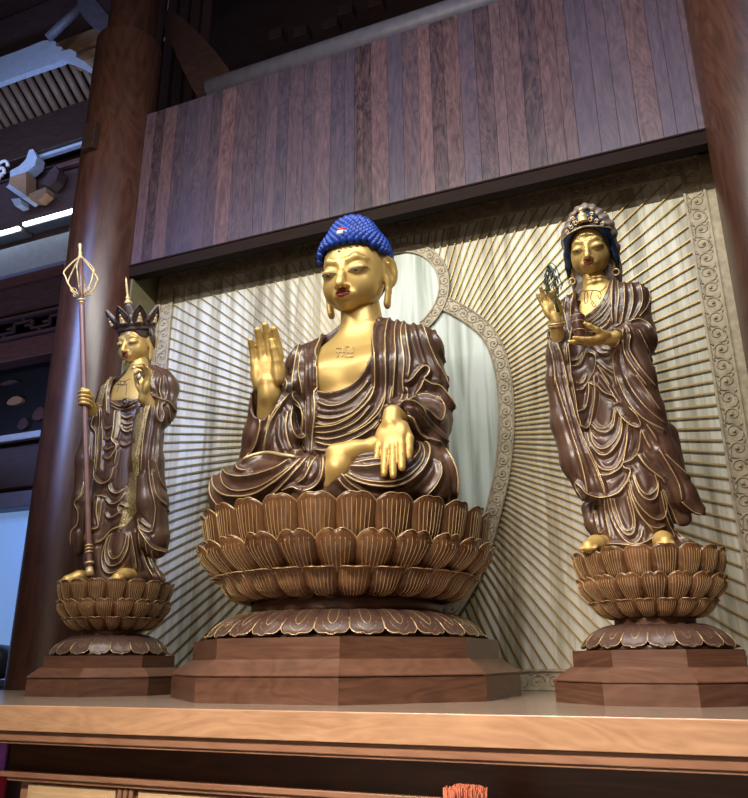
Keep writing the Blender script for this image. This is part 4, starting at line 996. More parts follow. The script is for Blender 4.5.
L1 = [
 (nb_, .008, 1.1), (rb_, g, 1), (ch_top, g*.8, .8),
 (E_((275, 125), (330, 150), (390, 150), (460, 120), (530, 60), (570, 0)), g, 1),
 (E_((275, 210), (330, 222), (400, 215), (480, 180), (550, 110), (590, 40)), g, 1),
 (E_((272, 245), (320, 258), (400, 240), (500, 190), (570, 120), (600, 60)), g, 1),
 (E_((270, 300), (330, 302), (420, 280), (510, 230), (580, 150)), g, 1),
 (E_((268, 330), (340, 342), (430, 322), (530, 275), (610, 210), (650, 140), (665, 60)), g, 1),
 (E_((265, 355), (330, 377), (400, 374), (500, 335), (590, 275), (640, 210), (680, 130), (700, 40)), g, 1),
 (E_((262, 400), (320, 410), (380, 408)), g, 1),
 (E_((275, 175), (330, 185), (400, 180), (480, 150), (550, 80)), 0, .7),
 (B_((305, 100), (280, 150), (270, 240), (268, 340), (272, 440), (270, 540), (250, 610), (200, 690), (120, 760), (40, 800)), g, 1),
 (B_((350, 110), (335, 160), (330, 240), (325, 340), (320, 440), (315, 540), (300, 620), (260, 700), (200, 780)), g, 1),
 (B_((430, 100), (385, 130), (370, 190), (372, 280), (375, 380), (370, 480), (375, 580), (360, 610)), g, 1),
 (B_((395, 150), (403, 240), (413, 330), (412, 400), (400, 470)), g, 1),
 (B_((455, 105), (500, 180), (530, 270), (570, 370), (620, 460), (650, 540)), g, .8),
 (B_((435, 130), (465, 250), (490, 340), (510, 395)), 0, 1), (B_((470, 130), (510, 250), (550, 370), (600, 470)), 0, .7),
 (B_((560, 180), (600, 290), (630, 400), (645, 500)), 0, .8),
 (B_((385, 500), (430, 480), (465, 440), (505, 405), (530, 425), (518, 460), (500, 480), (550, 515), (590, 525), (630, 580), (665, 640), (690, 710), (685, 740)), g, 1.6),
 (B_((500, 482), (485, 530), (445, 590), (400, 612)), g, 1.2), (B_((390, 520), (405, 560), (395, 610)), g, 1),
 (B_((440, 590), (500, 572), (560, 585), (612, 620)), g*.8, .8), (B_((570, 575), (605, 610), (620, 660), (600, 720), (560, 700), (510, 650)), g*.8, .7),
 (B_((320, 660), (370, 620), (430, 615), (480, 645), (505, 685)), g, 1), (B_((285, 712), (330, 685), (380, 680), (420, 705), (450, 760), (490, 810), (530, 850)), .008, 1.2),
 (B_((410, 640), (470, 690), (530, 760), (590, 810), (640, 850)), 0, 1), (B_((450, 650), (510, 700), (570, 770), (640, 830)), 0, .8),
 (D_((480, 130), (520, 190), (570, 230), (640, 247)), g, 1), (D_((520, 100), (560, 160), (630, 240)), 0, .8),
 (A_((560, 165), (470, 205), (428, 250), (405, 330), (392, 440), (385, 540)), .007, 1), (A_((440, 300), (425, 350), (425, 440), (440, 520), (447, 570)), g, 1),
 (A_((455, 300), (462, 400), (458, 500), (468, 600), (472, 700), (465, 796)), 0, 1), (A_((500, 250), (480, 330), (480, 450), (490, 560), (492, 680), (485, 796)), 0, .7),
 (A_((385, 545), (395, 590), (430, 630), (450, 700), (435, 790)), g, 1), (A_((410, 260), (380, 330), (350, 420)), 0, 1),
 (A_((305, 450), (345, 480), (352, 520), (320, 590), (270, 660), (240, 730), (215, 800)), .007, 1), (A_((155, 520), (170, 600), (182, 700), (182, 796)), g, 1), (A_((190, 560), (225, 620), (237, 700), (228, 796)), g, 1),
 (C_((300, 0), (325, 80), (315, 170), (290, 260), (245, 335)), g, 1), (C_((350, 0), (375, 70), (368, 170), (350, 260), (325, 320)), g, 1), (C_((445, 0), (400, 90), (368, 180), (356, 320)), g, 1),
 (C_((490, 30), (485, 120), (500, 190), (530, 227), (565, 200), (580, 130), (570, 60), (530, 20)), g, 1.2), (C_((470, 60), (463, 170), (485, 270), (520, 312), (560, 290), (585, 220)), g*.9, 1.2), (C_((430, 100), (432, 220), (470, 320)), 0, 1.2),
 (C_((590, 0), (592, 150), (582, 310)), g*.6, .8),
 (C_((220, 355), (300, 330), (370, 322), (470, 335), (530, 345)), .014, 1),
 (C_((183, 370), (195, 400), (240, 410)), g, .8), (C_((105, 380), (115, 410), (160, 435), (230, 442), (330, 425), (420, 395), (490, 352)), g, 1.2),
 (C_((80, 395), (60, 440), (65, 490), (110, 530), (200, 545), (300, 530), (400, 480), (480, 420), (560, 350)), .007, 1.4), (C_((110, 400), (105, 450), (140, 500), (210, 518), (330, 492), (430, 435), (500, 385)), g*.8, 1),
 (C_((380, 555), (440, 500), (500, 440), (560, 380), (592, 335)), g, 1.2), (C_((535, 485), (580, 450), (605, 400), (650, 330)), g, 1.2), (C_((605, 345), (592, 400)), g, .8),
 (C_((680, 320), (687, 390), (670, 460), (620, 510), (560, 530)), g, 1.3), (C_((445, 520), (500, 498), (550, 520)), g, 1), (C_((42, 440), (42, 530), (70, 580), (100, 612)), g, 1),
 (C_((640, 330), (640, 400), (600, 470)), 0, 1),
 (D_((75, 430), (150, 462), (250, 487), (340, 492), (430, 470), (510, 420), (560, 350), (570, 290), (540, 250)), .007, 1.4), (D_((100, 420), (200, 458), (330, 468), (430, 445), (500, 395), (540, 330), (530, 270), (490, 235)), g, 1),
 (D_((110, 385), (200, 387), (270, 378), (330, 372)), g, 1), (D_((130, 370), (220, 352), (300, 345)), g, .8), (D_((150, 330), (210, 315), (290, 310)), 0, .8),
 (D_((545, 545), (600, 490), (635, 420), (625, 350)), g*.8, 1), (D_((655, 290), (700, 370), (720, 450), (716, 560)), .008, 1), (D_((45, 450), (90, 500), (140, 530)), g, 1), (D_((60, 420), (120, 480), (190, 520)), g, 1),
 (D_((470, 350), (515, 300), (515, 255)), g, 1),
]
P, res = drape(P, Fq, L1, MBu, .026, .022)
robe = obj('robe', P, Fq, 'robe_wood', bud, True)
gilt(res, 'gilt_edging', 'gold_trim', robe)
# ---------------------------------------------------------------- standing statue with vase
F1 = Win(535, 265, 5.754); F2 = Win(535, 375, 5.754); F3 = Win(565, 450, 4.987)
gua = thing('standing_statue', 'slender standing statue in brown robe and veil holding a vase and a willow sprig', 'statue', (GX, GY, TZ), -.06)
MG = Matrix.Translation(gua.location) @ Matrix.Rotation(-.06, 4, 'Z')
sG = .51; FG = (-.155, .015, 3.435); TG = nod(FG, sG, 15)
f = Field((-.5, -.35, 2.4), (.3, .25, 3.85), .0075)
nose_face(f, FG, sG, narrow=.95, lobe=1.0); Ph = f.mesh(4); bvh_ = BVHTree.FromPolygons(Ph[0].tolist(), Ph[1].tolist()); Ph = (moved(Ph[0], TG), Ph[1])
f = Field((-.5, -.35, 2.4), (.3, .25, 3.5), .0075)
f.cap((-.155, .03, 3.2), (-.13, .04, 2.95), .09, .115, .03)
f.loft([(2.5, -.08, 0, .22, .16), (2.75, -.09, .0, .25, .165), (2.95, -.11, .02, .24, .14), (3.05, -.12, .03, .15, .11), (3.12, -.13, .03, .10, .10)], .04)
for z, r in ((3.145, .012), (3.11, .012)): f.chain([(-.225, 0, z+.01), (-.185, -.06, z), (-.14, -.085, z-.005), (-.09, -.065, z), (-.05, 0, z+.01)], [r]*5, .012)
Pn = f.mesh(2); bvg = BVHTree.FromPolygons(Pn[0].tolist(), Pn[1].tolist())
f = Field((-.68, -.55, 2.4), (-.25, -.05, 3.15), .0065)
f.cap((-.45, -.16, 2.52), (-.425, -.285, 2.74), .065, .046, .02)
hand(f, (-.425, -.29, 2.755), (-.28, -.08, 1), (.35, -1, .1), .30, 1, curl=(.75, .35, .15, .08), spread=.10, thumb=(.10, -.5, .45))
Pa = f.mesh(1)
f = Field((-.45, -.65, 2.25), (.15, -.1, 2.7), .0065)
f.cap((.08, -.24, 2.53), (-.02, -.35, 2.49), .06, .046, .02)
hand(f, (-.03, -.36, 2.487), (-1, -.32, -.10), (-.1, -.1, 1), .30, -1, curl=(.12, .05, .1, .2), spread=.07, thumb=(.40, .15, .5))
Pb = f.mesh(1)
f = Field((-.5, -.6, .9), (.35, -.1, 1.2), .008)
for (x, y, dx) in ((-.27, -.30, -.05), (.13, -.27, .04)):
    f.chain([(x-dx*.3, y+.14, 1.03), (x+dx*.4, y, 1.015), (x+dx, y-.11, .99)], [.07, .062, .045], .03)
    for i in range(5): f.cap((x+dx*.9+(i-2)*.022, y-.10, .985), (x+dx+(i-2)*.024, y-.15+abs(i-2)*.006, .975), .017, .013, .01)
Pf = f.mesh(1)
f = Field((-.6, -.5, .9), (.4, .3, 3.1), .02)
f.chain([(-.13, .03, 2.9), (-.1, 0, 1.9)], [.14, .13], .03)
for x, xf in ((-.16, -.27), (.02, .13)): f.chain([(x, 0, 1.95), (xf*.8, -.05, 1.15), (xf*.9, -.15, 1.01)], [.09, .05, .035], .03)
f.chain([(-.3, .02, 2.93), (-.42, -.08, 2.55), (-.44, -.18, 2.56)], [.05, .045, .04], .02); f.chain([(.08, .02, 2.93), (.12, -.1, 2.55), (.06, -.26, 2.52)], [.05, .045, .04], .02)
Pl = f.mesh(1)
P, Fq = blob([Ph, Pn, Pa, Pb, Pf, Pl]); body = obj('body', P, Fq, 'gold_skin', gua, True)
face_paint(body, bvh_, FG, sG, .95, tilt=TG)
b = MB(); b.lathe([(.001, -.004), (.009, 0), (.001, .005)], 10); b.build('forehead_jewel', 'gold_trim', body, smooth=True).data.transform(TG @ Matrix.Translation((FG[0], FG[1]-.185, FG[2]+.095)) @ Matrix.Rotation(PI/2, 4, 'X'))
for q in (-1, 1):
    b = MB(); c = (FG[0]+q*.175, FG[1]-.0, FG[2]-.22); b.tube([(c[0], c[1]+.032*math.cos(a), c[2]+.032*math.sin(a)) if False else (c[0]+.026*math.cos(a), c[1]-.01, c[2]+.026*math.sin(a)) for a in np.linspace(0, 2*PI, 17)[:-1]], .0085, 6, closed=True); b.build('earring', 'gold_trim', body, smooth=True).data.transform(TG)
b = MB()
for dz in (-.008, .008):
    v = Vector((.02, -.12, .22)).normalized(); u = v.orthogonal().normalized(); w = v.cross(u); c = Vector((-.428, -.27, 2.715))+v*dz
    b.tube([tuple(c+u*.058*math.cos(a)+w*.058*math.sin(a)) for a in np.linspace(0, 2*PI, 25)[:-1]], .009, 6, closed=True)
b.build('bracelet', 'gold_trim', body, smooth=True)
b = MB(); v = Vector((1, .9, .1)).normalized(); u = v.orthogonal().normalized(); w = v.cross(u); c = Vector((-.005, -.33, 2.49))
b.tube([tuple(c+u*.053*math.cos(a)+w*.053*math.sin(a)) for a in np.linspace(0, 2*PI, 25)[:-1]], .011, 6, closed=True); b.build('bracelet', 'gold_trim', body, smooth=True)
def necklace(parent, bv, M, lines, rad, mat='dark_hair'):
    b = MB(); Mi = M.inverted()
    for ln in lines:
        q = catmull(ln, 5) if len(ln) > 2 else np.array(ln, float); pts = []
        for x, y in q:
            h, n, i, d = bv.ray_cast(Mi @ CAM, (Mi.to_3x3() @ ray(x, y)).normalized())
            if h is not None and (not pts or (h-Vector(pts[-1])).length < .1): pts.append(tuple(h+n*rad*.3))
        if len(pts) > 2: b.tube(pts, rad, 5)
    return b.build('necklace', mat, parent, smooth=True)
necklace(body, bvg, MG, [F1((250, 140), (290, 150), (330, 145), (380, 150), (410, 120)), F1((290, 150), (285, 190), (290, 222), (305, 200), (300, 150)), F1((330, 150), (320, 190), (335, 215), (350, 235), (335, 240), (325, 215)), F1((370, 150), (380, 170), (375, 195), (360, 175))], .0035, 'mound_wood')
# hair under the veil
f = Field((-.45, -.35, 3.1), (.2, .35, 4.0), .01)
f.ell((FG[0], .035, FG[2]+.085), (.20, .215, .20), .02); f.ell((FG[0], .05, FG[2]+.235), (.12, .13, .12), .05)
f.ell((FG[0], -.14, FG[2]-.035), (.165, .20, .195), .02, -1)
for q in (-1, 1): f.chain([(FG[0]+q*.175, .0, FG[2]+.02), (FG[0]+q*.19, .0, FG[2]-.10), (FG[0]+q*.20, .02, FG[2]-.20)], [.03, .022, .012], .02)
P, Fq = f.mesh(2); r_ = np.arctan2(P[:, 0]-FG[0], -(P[:, 1]-.03)); P += normals(P, Fq)*(.003*np.sin(r_*70))[:, None]; P = moved(P, TG)
hair = obj('hair', P, Fq, 'dark_hair', gua, True); bhv = BVHTree.FromPolygons(P.tolist(), Fq.tolist())
# crown ornaments
b = MB(); cz = FG[2]+.215; y0 = -.15
b.lathe([(.045, 0), (.052, .012), (.036, .02), (.038, .05), (.030, .075), (.012, .085), (.022, .1), (.02, .118), (.004, .128)], 12, c=(FG[0], y0, cz-.02))
for q in (-1, 1):
    for j, (dx, dz, s_) in enumerate(((.06, -.01, 1), (.10, -.03, .9), (.14, -.055, .8), (.075, .035, .7))):
        yy = y0+.5*(dx**2)*5; pts = [(FG[0]+q*(dx+.022*s_*math.cos(a)*(1-a/12)), yy-.01, cz+dz+.022*s_*math.sin(a)*(1-a/12)) for a in np.linspace(0, 8, 16)]
        b.tube(pts, .006, 5)
b.tube([(FG[0]+.20*math.sin(a), .03-.20*math.cos(a), cz-.055-.03*abs(math.sin(a))) for a in np.linspace(-1.3, 1.3, 24)], .007, 6)
b.build('crown', 'gold_trim', hair, smooth=True).data.transform(TG)
# veil
f = Field((-.5, -.3, 2.9), (.25, .45, 4.1), .01)
f.ell((FG[0], .07, FG[2]+.12), (.225, .20, .23), .02); f.ell((FG[0], .07, FG[2]+.28), (.13, .145, .13), .06)
f.loft([(2.95, FG[0]+.01, .13, .22, .12), (3.1, FG[0]+.01, .13, .19, .11), (3.3, FG[0], .12, .215, .13), (3.45, FG[0], .1, .225, .16)], .05)
f.ell((FG[0], -.13, FG[2]+.02), (.205, .26, .235), .02, -1); f.ell((FG[0], -.14, FG[2]+.22), (.125, .19, .125), .03, -1)
f.cap((FG[0], -.2, FG[2]-.3), (FG[0], -.1, FG[2]), .19, .2, .02, -1)
P, Fq = f.mesh(2); a = np.arctan2(P[:, 0]-FG[0], P[:, 2]-FG[2]-.2); P += normals(P, Fq)*(.006*np.sin(a*16+P[:, 1]*25))[:, None]; wz = np.clip((P[:, 2]-FG[2]+.25)/.15, 0, 1)[:, None]; P = moved(P, TG)*wz+P*(1-wz)
vl = obj('veil', P, Fq, 'veil_brown', gua, True)
# robe
f = Field((-.75, -.6, .93), (.55, .45, 3.2), .0095)
f.loft([(.955, -.09, -.02, .27, .26), (1.1, -.07, -.02, .255, .235), (1.35, -.05, -.02, .265, .225), (1.7, -.05, 0, .275, .225), (2.1, -.06, 0, .28, .215), (2.5, -.07, 0, .27, .20), (2.8, -.08, .01, .295, .20), (2.97, -.10, .03, .29, .175), (3.06, -.12, .04, .20, .15), (3.13, -.13, .06, .15, .13)], .02)
for q, x in ((1, .11), (-1, -.325)): f.ell((x, .02, 2.94), (.145, .14, .13), .06)
f.chain([(.11, .02, 2.90), (.125, -.03, 2.62), (.115, -.08, 2.52)], [.12, .125, .12], .06)
f.chain([(.155, -.1, 2.53), (.07, -.24, 2.515), (.015, -.30, 2.50)], [.12, .095, .08], .04)
f.chain([(.08, -.20, 2.45), (.10, -.2, 2.2), (.12, -.19, 1.95), (.18, -.15, 1.62), (.30, -.10, 1.34), (.385, -.07, 1.24)], [.115, .13, .135, .125, .085, .045], .05)
f.chain([(.2, .0, 1.8), (.24, .0, 1.4), (.27, .0, 1.2)], [.12, .10, .06], .05)
f.chain([(-.345, .02, 2.92), (-.42, -.06, 2.60), (-.45, -.12, 2.50)], [.115, .10, .085], .04)
f.chain([(-.33, .0, 2.8), (-.34, -.05, 2.3), (-.3, -.08, 1.8)], [.1, .12, .1], .05)
f.chain([(-.445, -.20, 2.645), (-.455, -.17, 2.5), (-.46, -.15, 2.3), (-.43, -.15, 1.95), (-.37, -.16, 1.65), (-.31, -.18, 1.44)], [.075, .085, .105, .125, .135, .11], .05)
f.cap((-.45, -.20, 2.58), (-.425, -.30, 2.80), .05, .068, .008, -1)
f.cap((.10, -.22, 2.52), (-.05, -.38, 2.48), .048, .07, .01, -1)
f.chain([(-.15, -.15, 1.75), (-.17, -.17, 1.4)], [.10, .09], .08); f.chain([(.06, -.13, 1.7), (.05, -.16, 1.3)], [.10, .09], .08)
f.chain([(.12, .02, 1.05), (.26, .02, 1.0), (.36, .0, .985)], [.10, .055, .025], .05)
f.chain([(-.27, -.05, 1.05), (-.33, -.05, 1.2), (-.36, -.02, 1.32)], [.05, .06, .06], .05)
f.poly([px_local(MG, x, y, -.17) for x, y in F1((250, 110), (233, 180), (228, 240), (232, 300), (290, 298), (337, 270), (387, 215), (420, 150), (438, 95), (425, 20), (270, 20))], -.6, .03, .01, yr=-.17, skew=view_skew(MG, 595, 300))
f.clipz(.955)
P, Fq = f.mesh(2); g = .0033
L2 = [(F1(*q), gg, a) for q, gg, a in [
 (((437, 92), (420, 150), (387, 215), (337, 270), (290, 300)), g, 1), (((440, 110), (432, 180), (392, 250), (345, 300), (300, 330)), g, 1), (((440, 150), (430, 220), (390, 285), (320, 340)), g, 1), (((440, 190), (430, 260), (390, 315), (330, 355)), 0, 1), (((440, 250), (410, 315), (350, 365)), g, 1), (((438, 300), (410, 350), (350, 385), (310, 385)), g, .8),
 (((446, 90), (442, 180), (442, 280), (447, 340)), g, 1.2), (((475, 90), (482, 180), (472, 260), (467, 340)), g, 1), (((510, 90), (517, 180), (507, 270), (495, 345)), g, 1), (((540, 80), (562, 160), (557, 250), (532, 330)), g, 1), (((580, 75), (612, 160), (607, 240), (570, 310), (540, 338)), g, 1), (((620, 90), (655, 170), (642, 240), (600, 300)), g, .8), (((495, 90), (500, 180), (490, 300)), 0, .8), (((600, 80), (634, 160), (625, 240), (590, 300)), 0, .8),
 (((450, 395), (455, 365), (475, 350), (505, 347), (530, 365), (547, 400)), g, 1.2), (((530, 335), (560, 322), (600, 315), (640, 335), (672, 370)), g, 1),
 (((452, 400), (465, 480), (460, 560), (472, 640), (485, 700)), g, 1.2), (((547, 400), (542, 480), (582, 560), (640, 640), (690, 700)), g, 1), (((505, 360), (507, 450), (532, 540), (600, 640), (645, 700)), g, 1), (((590, 370), (620, 430), (660, 520), (690, 600)), g, .8), (((480, 370), (490, 480), (500, 590), (540, 700)), 0, 1), (((620, 360), (660, 440), (685, 520)), 0, .7),
 (((245, 100), (218, 190), (207, 280), (212, 370), (185, 450), (192, 540), (207, 690)), g, 1.2), (((190, 170), (172, 260), (187, 350), (190, 420), (177, 480), (182, 560)), g, 1), (((215, 160), (195, 260), (200, 380)), 0, 1),
 (((95, 350), (120, 430), (150, 520), (170, 610), (190, 700)), g*1.2, 1.2), (((78, 380), (90, 470), (110, 560), (120, 700)), g*.8, 1), (((110, 440), (135, 540), (150, 640)), 0, 1),
 (((205, 585), (250, 580), (285, 530), (300, 480)), g, 1), (((205, 550), (250, 545), (280, 500)), g, 1), (((350, 480), (380, 510), (430, 505)), g, 1), (((355, 545), (400, 590), (465, 630)), g, 1), (((360, 575), (400, 640), (440, 700)), g, 1), (((300, 500), (350, 520), (347, 600), (300, 690)), g, 1), (((390, 480), (430, 490), (455, 470)), g, .8), (((320, 400), (350, 380), (380, 390)), g, 1), (((310, 365), (350, 372), (372, 360)), g, 1)]]
L2 += [(F2(*q), gg, a) for q, gg, a in [
 (((170, 0), (190, 90), (215, 190), (235, 260), (280, 380), (340, 500), (390, 620), (412, 690)), g*1.1, 1.3), (((115, 0), (140, 100), (180, 230), (220, 360), (260, 480), (290, 600), (305, 690)), g*1.1, 1), (((205, 0), (225, 120), (240, 220), (262, 300)), g, 1), (((145, 0), (175, 130), (215, 280), (260, 420), (310, 560)), 0, .8),
 (((230, 40), (270, 50), (300, 0)), g, 1), (((235, 85), (272, 85), (302, 40)), g, 1), (((245, 212), (290, 190), (312, 100), (310, 40)), g, 1), (((345, 0), (352, 100), (346, 180), (320, 270), (285, 312), (252, 290)), g*1.2, 1.6), (((300, 40), (345, 60)), g, 1),
 (((335, 270), (370, 308), (410, 308), (445, 270), (460, 190)), g, 1), (((322, 285), (370, 328), (412, 334), (452, 300), (467, 200)), g, 1.2), (((310, 300), (330, 380), (370, 425), (430, 410), (480, 340), (500, 240)), g, 1), (((290, 330), (310, 400), (360, 450), (400, 465), (440, 440), (490, 360), (512, 240)), g*1.1, 1.4), (((310, 320), (360, 372)), g, 1),
 (((330, 480), (370, 530), (410, 550), (460, 540), (500, 480), (530, 380), (540, 260)), g, 1.1), (((360, 572), (410, 580), (460, 560), (502, 520), (522, 440), (552, 260)), g*1.1, 1.4),
 (((500, 510), (560, 490), (600, 440), (612, 370), (615, 310)), g*1.1, 1.3), (((500, 515), (520, 540), (550, 545), (545, 600), (500, 660), (470, 690)), g, 1.3), (((590, 450), (640, 520), (700, 570), (745, 595)), g, 1.2), (((565, 570), (590, 650), (610, 690)), g, 1), (((690, 570), (700, 640), (680, 680)), g, .8), (((570, 290), (570, 380), (545, 450)), 0, 1),
 (((380, 0), (420, 60), (450, 110), (480, 160)), g, 1), (((355, 50), (400, 100), (455, 125), (485, 160), (460, 172)), g*1.1, 1.3), (((465, 185), (520, 250), (580, 295), (612, 290), (590, 230), (540, 180)), g, 1.2),
 (((480, 0), (510, 80), (560, 180), (640, 260), (745, 325)), g*1.1, 1.4), (((640, 280), (680, 340), (705, 385)), g, 1), (((620, 320), (645, 380), (670, 430)), g, 1), (((580, 0), (640, 90), (720, 210)), g*.8, .8), (((520, 0), (570, 100), (650, 200), (745, 280)), g*.8, .8)]]
L2 += [(F3(*q), gg, a) for q, gg, a in [
 (((60, 0), (90, 100), (115, 210)), g, 1), (((105, 0), (150, 90), (205, 228)), g, 1), (((55, 155), (80, 180), (110, 212), (160, 228), (210, 230), (260, 215), (310, 160), (330, 110)), g*1.1, 1.5), (((55, 155), (60, 190), (92, 240), (70, 250), (45, 225)), g, 1),
 (((212, 235), (240, 350), (290, 440), (340, 470), (375, 440), (385, 390)), g*.9, 1), (((228, 240), (255, 340), (290, 408), (325, 428), (348, 400), (345, 310), (318, 200)), g, 1.2), (((245, 240), (270, 330), (300, 395), (330, 400), (338, 350), (310, 230)), g*.9, .8),
 (((325, 150), (350, 240), (400, 310), (450, 345), (490, 330), (498, 260), (490, 190)), g, 1.2), (((320, 170), (345, 260), (400, 360), (450, 390), (500, 375)), g, 1), (((325, 200), (370, 320), (440, 410)), g, 1),
 (((340, 130), (370, 210), (410, 248), (450, 235), (462, 150)), g, 1.2), (((345, 120), (380, 200), (420, 225), (450, 190)), g, 1), (((370, 20), (420, 90), (490, 140), (500, 170)), g*1.1, 1.3),
 (((470, 0), (530, 100), (570, 180), (585, 250)), g*1.1, 1.4), (((500, 20), (600, 120), (680, 200), (708, 260), (710, 305), (690, 318), (640, 300), (582, 255)), g*1.1, 1),
 (((480, 200), (510, 320), (560, 420), (620, 460)), g, 1), (((500, 200), (550, 330), (610, 420), (670, 460)), g, 1), (((470, 200), (500, 340), (545, 440)), g, 1), (((150, 440), (200, 468), (260, 470), (330, 475), (400, 460), (450, 420)), g*1.1, 1.2), (((150, 260), (155, 340), (180, 415), (205, 390)), g*.8, 1), (((198, 240), (210, 330), (230, 440)), g, 1), (((170, 250), (178, 340), (190, 400)), 0, 1), (((385, 330), (400, 420), (390, 460)), 0, 1)]]
P, res = drape(P, Fq, L2, MG, .0135, .0135, maxjump=.07)
robe = obj('robe', P, Fq, 'robe_wood', gua, True); gilt(res, 'gilt_edging', 'gold_trim', robe)
# vase and willow
v = thing('vase', 'small brown narrow-necked vase standing on the open hand of the veiled statue', 'vase', (GX, GY, TZ), -.06)
b = MB(); vz = 2.455; c = (-.235, -.435, vz); b.lathe([(.026, 0), (.03, .02), (.038, .06), (.050, .14), (.054, .20), (.048, .225), (.028, .245), (.019, .27), (.021, .30), (.036, .335), (.032, .335), (.016, .31)], 32, c=c); autosmooth(b.build('vessel', 'vase_wood', v))
b = MB()
for zz, rr in ((.218, .0515), (.165, .0535), (.10, .0458)): b.tube([(c[0]+rr*math.cos(a), c[1]+rr*math.sin(a), vz+zz) for a in np.linspace(0, 2*PI, 33)[:-1]], .003, 5, closed=True)
b.build('gilt_bands', 'gold_trim', v, smooth=True)
w = thing('willow_sprig', 'small dark green drooping willow sprig held between the fingers of the standing statue', 'sprig', (GX, GY, TZ), -.06)
plain('willow_green', (.05, .08, .06), rough=.4, metal=.2)
base = Vector((-.40, -.40, 2.86)); top = Vector((-.42, -.39, 3.13))
b = MB(); b.tube([tuple(base-Vector((-.02, 0, .10))), tuple(base), tuple((base+top)/2+Vector((-.035, 0, .02))), tuple(top)], [.014, .010, .008, .006], 6); b.build('stem', 'willow_green', w, smooth=True)
b = MB()
for i in range(9):
    a = random.uniform(-1, 1); st_ = top+Vector((random.uniform(-.04, .01), 0, random.uniform(-.02, .02))); x = random.uniform(.01, .11) if i > 2 else random.uniform(-.05, -.02); ln = random.uniform(.10, .20)
    pts = [tuple(st_), tuple(st_+Vector((x*.4, a*.02, .035))), tuple(st_+Vector((x*.85, a*.035, -.02))), tuple(st_+Vector((x, a*.04, -ln*.55))), tuple(st_+Vector((x*1.1+.01, a*.05, -ln)))]
    b.tube(catmull(pts, 4).tolist(), [.0035]*17, 4)
    P_ = catmull(pts, 4)
    for j in range(6, 17, 2): p = Vector(P_[j]); sd = 1 if j % 4 else -1; b.tube([tuple(p), tuple(p+Vector((sd*.012, 0, -.02))), tuple(p+Vector((sd*.012, 0, -.045)))], [.002, .006, .001], 4)
b.build('leaves', 'willow_green', w, smooth=True)
# ---------------------------------------------------------------- crowned statue with the ringed staff
H1 = Win(65, 350, 6.233); H2 = Win(65, 460, 6.233)
ksi = thing('standing_statue', 'standing statue with spiky five-leaf crown in a brown mantle with gold embroidered edges', 'statue', (LX, LY, TZ), 0)
MK = Matrix.Translation(ksi.location)
sK = .50; FK = (-.075, .015, 3.475); TK = nod(FK, sK, 16)
f = Field((-.6, -.35, 2.3), (.55, .3, 3.95), .0075)
nose_face(f, FK, sK, narrow=.98, lobe=1.0); Ph = f.mesh(4); bvh_ = BVHTree.FromPolygons(Ph[0].tolist(), Ph[1].tolist()); Ph = (moved(Ph[0], TK), Ph[1])
f = Field((-.6, -.35, 2.3), (.55, .3, 3.5), .0075)
f.cap((-.035, .03, 3.25), (0, .04, 3.0), .095, .13, .03)
f.loft([(2.5, 0, 0, .30, .18), (2.8, 0, .0, .33, .185), (3.0, 0, .02, .31, .15), (3.1, 0, .03, .20, .12), (3.17, 0, .03, .11, .11)], .04)
for z in (3.19, 3.155): f.chain([(-.10, 0, z+.01), (-.05, -.07, z), (0, -.09, z-.005), (.05, -.07, z), (.10, 0, z+.01)], [.012]*5, .012)
Pn = f.mesh(2); bvk = BVHTree.FromPolygons(Pn[0].tolist(), Pn[1].tolist())
f = Field((.0, -.65, 2.4), (.6, -.05, 3.15), .0065)
f.cap((.38, -.16, 2.58), (.34, -.27, 2.735), .07, .052, .02)
hand(f, (.335, -.28, 2.745), (.22, -.10, 1), (-.55, -1, .25), .34, -1, curl=(.75, .55, .30, .2), spread=.05, thumb=(.85, .0, .3), k=.01)
Pa = f.mesh(1)
SB, ST = Vector((-.035, -.335, 1.0)), Vector((-.72, -.31, 4.62))       # staff foot and top
def on_staff(z): return SB+(ST-SB)*((z-SB.z)/(ST.z-SB.z))
hs = on_staff(2.79)
f = Field((-.65, -.5, 2.5), (-.1, -.05, 3.05), .006)
f.cap((-.44, -.10, 2.66), (hs.x-.015, hs.y+.085, 2.78), .07, .052, .03)
f.ell((hs.x-.01, hs.y+.055, 2.79), (.045, .035, .075), .03)
for i in range(4):
    z = 2.848-.041*i; c = on_staff(z); r = .047; ps = []
    for a in np.linspace(.35*PI, -1.05*PI, 8): ps.append((c.x+r*math.cos(a), c.y+r*math.sin(a), z-.004*math.sin(a)))
    f.chain([(c.x+.005, c.y+.075, z)]+ps, [.021]+[.0185]*7+[.015], .002)
c = on_staff(2.87); f.chain([(c.x+.045, c.y+.06, 2.82), (c.x+.05, c.y, 2.865), (c.x+.015, c.y-.05, 2.88)], [.026, .022, .017], .012)
Pb = f.mesh(1)
f = Field((-.45, -.6, .9), (.55, -.05, 1.2), .008)
for (x, y, dx) in ((-.20, -.27, -.06), (.26, -.24, .03)):
    f.chain([(x-dx*.3, y+.14, 1.035), (x+dx*.4, y, 1.02), (x+dx, y-.11, .99)], [.07, .062, .045], .03)
    for i in range(5): f.cap((x+dx*.9+(i-2)*.024, y-.10, .99), (x+dx+(i-2)*.026, y-.15+abs(i-2)*.006, .98), .018, .014, .01)
Pf = f.mesh(1)
f = Field((-.6, -.5, .9), (.6, .3, 3.1), .02)
f.chain([(0, .03, 2.9), (0, 0, 1.9)], [.14, .13], .03)
for x, xf in ((-.1, -.20), (.1, .26)): f.chain([(x, 0, 1.95), (xf*.8, -.05, 1.15), (xf*.9, -.13, 1.02)], [.09, .05, .035], .03)
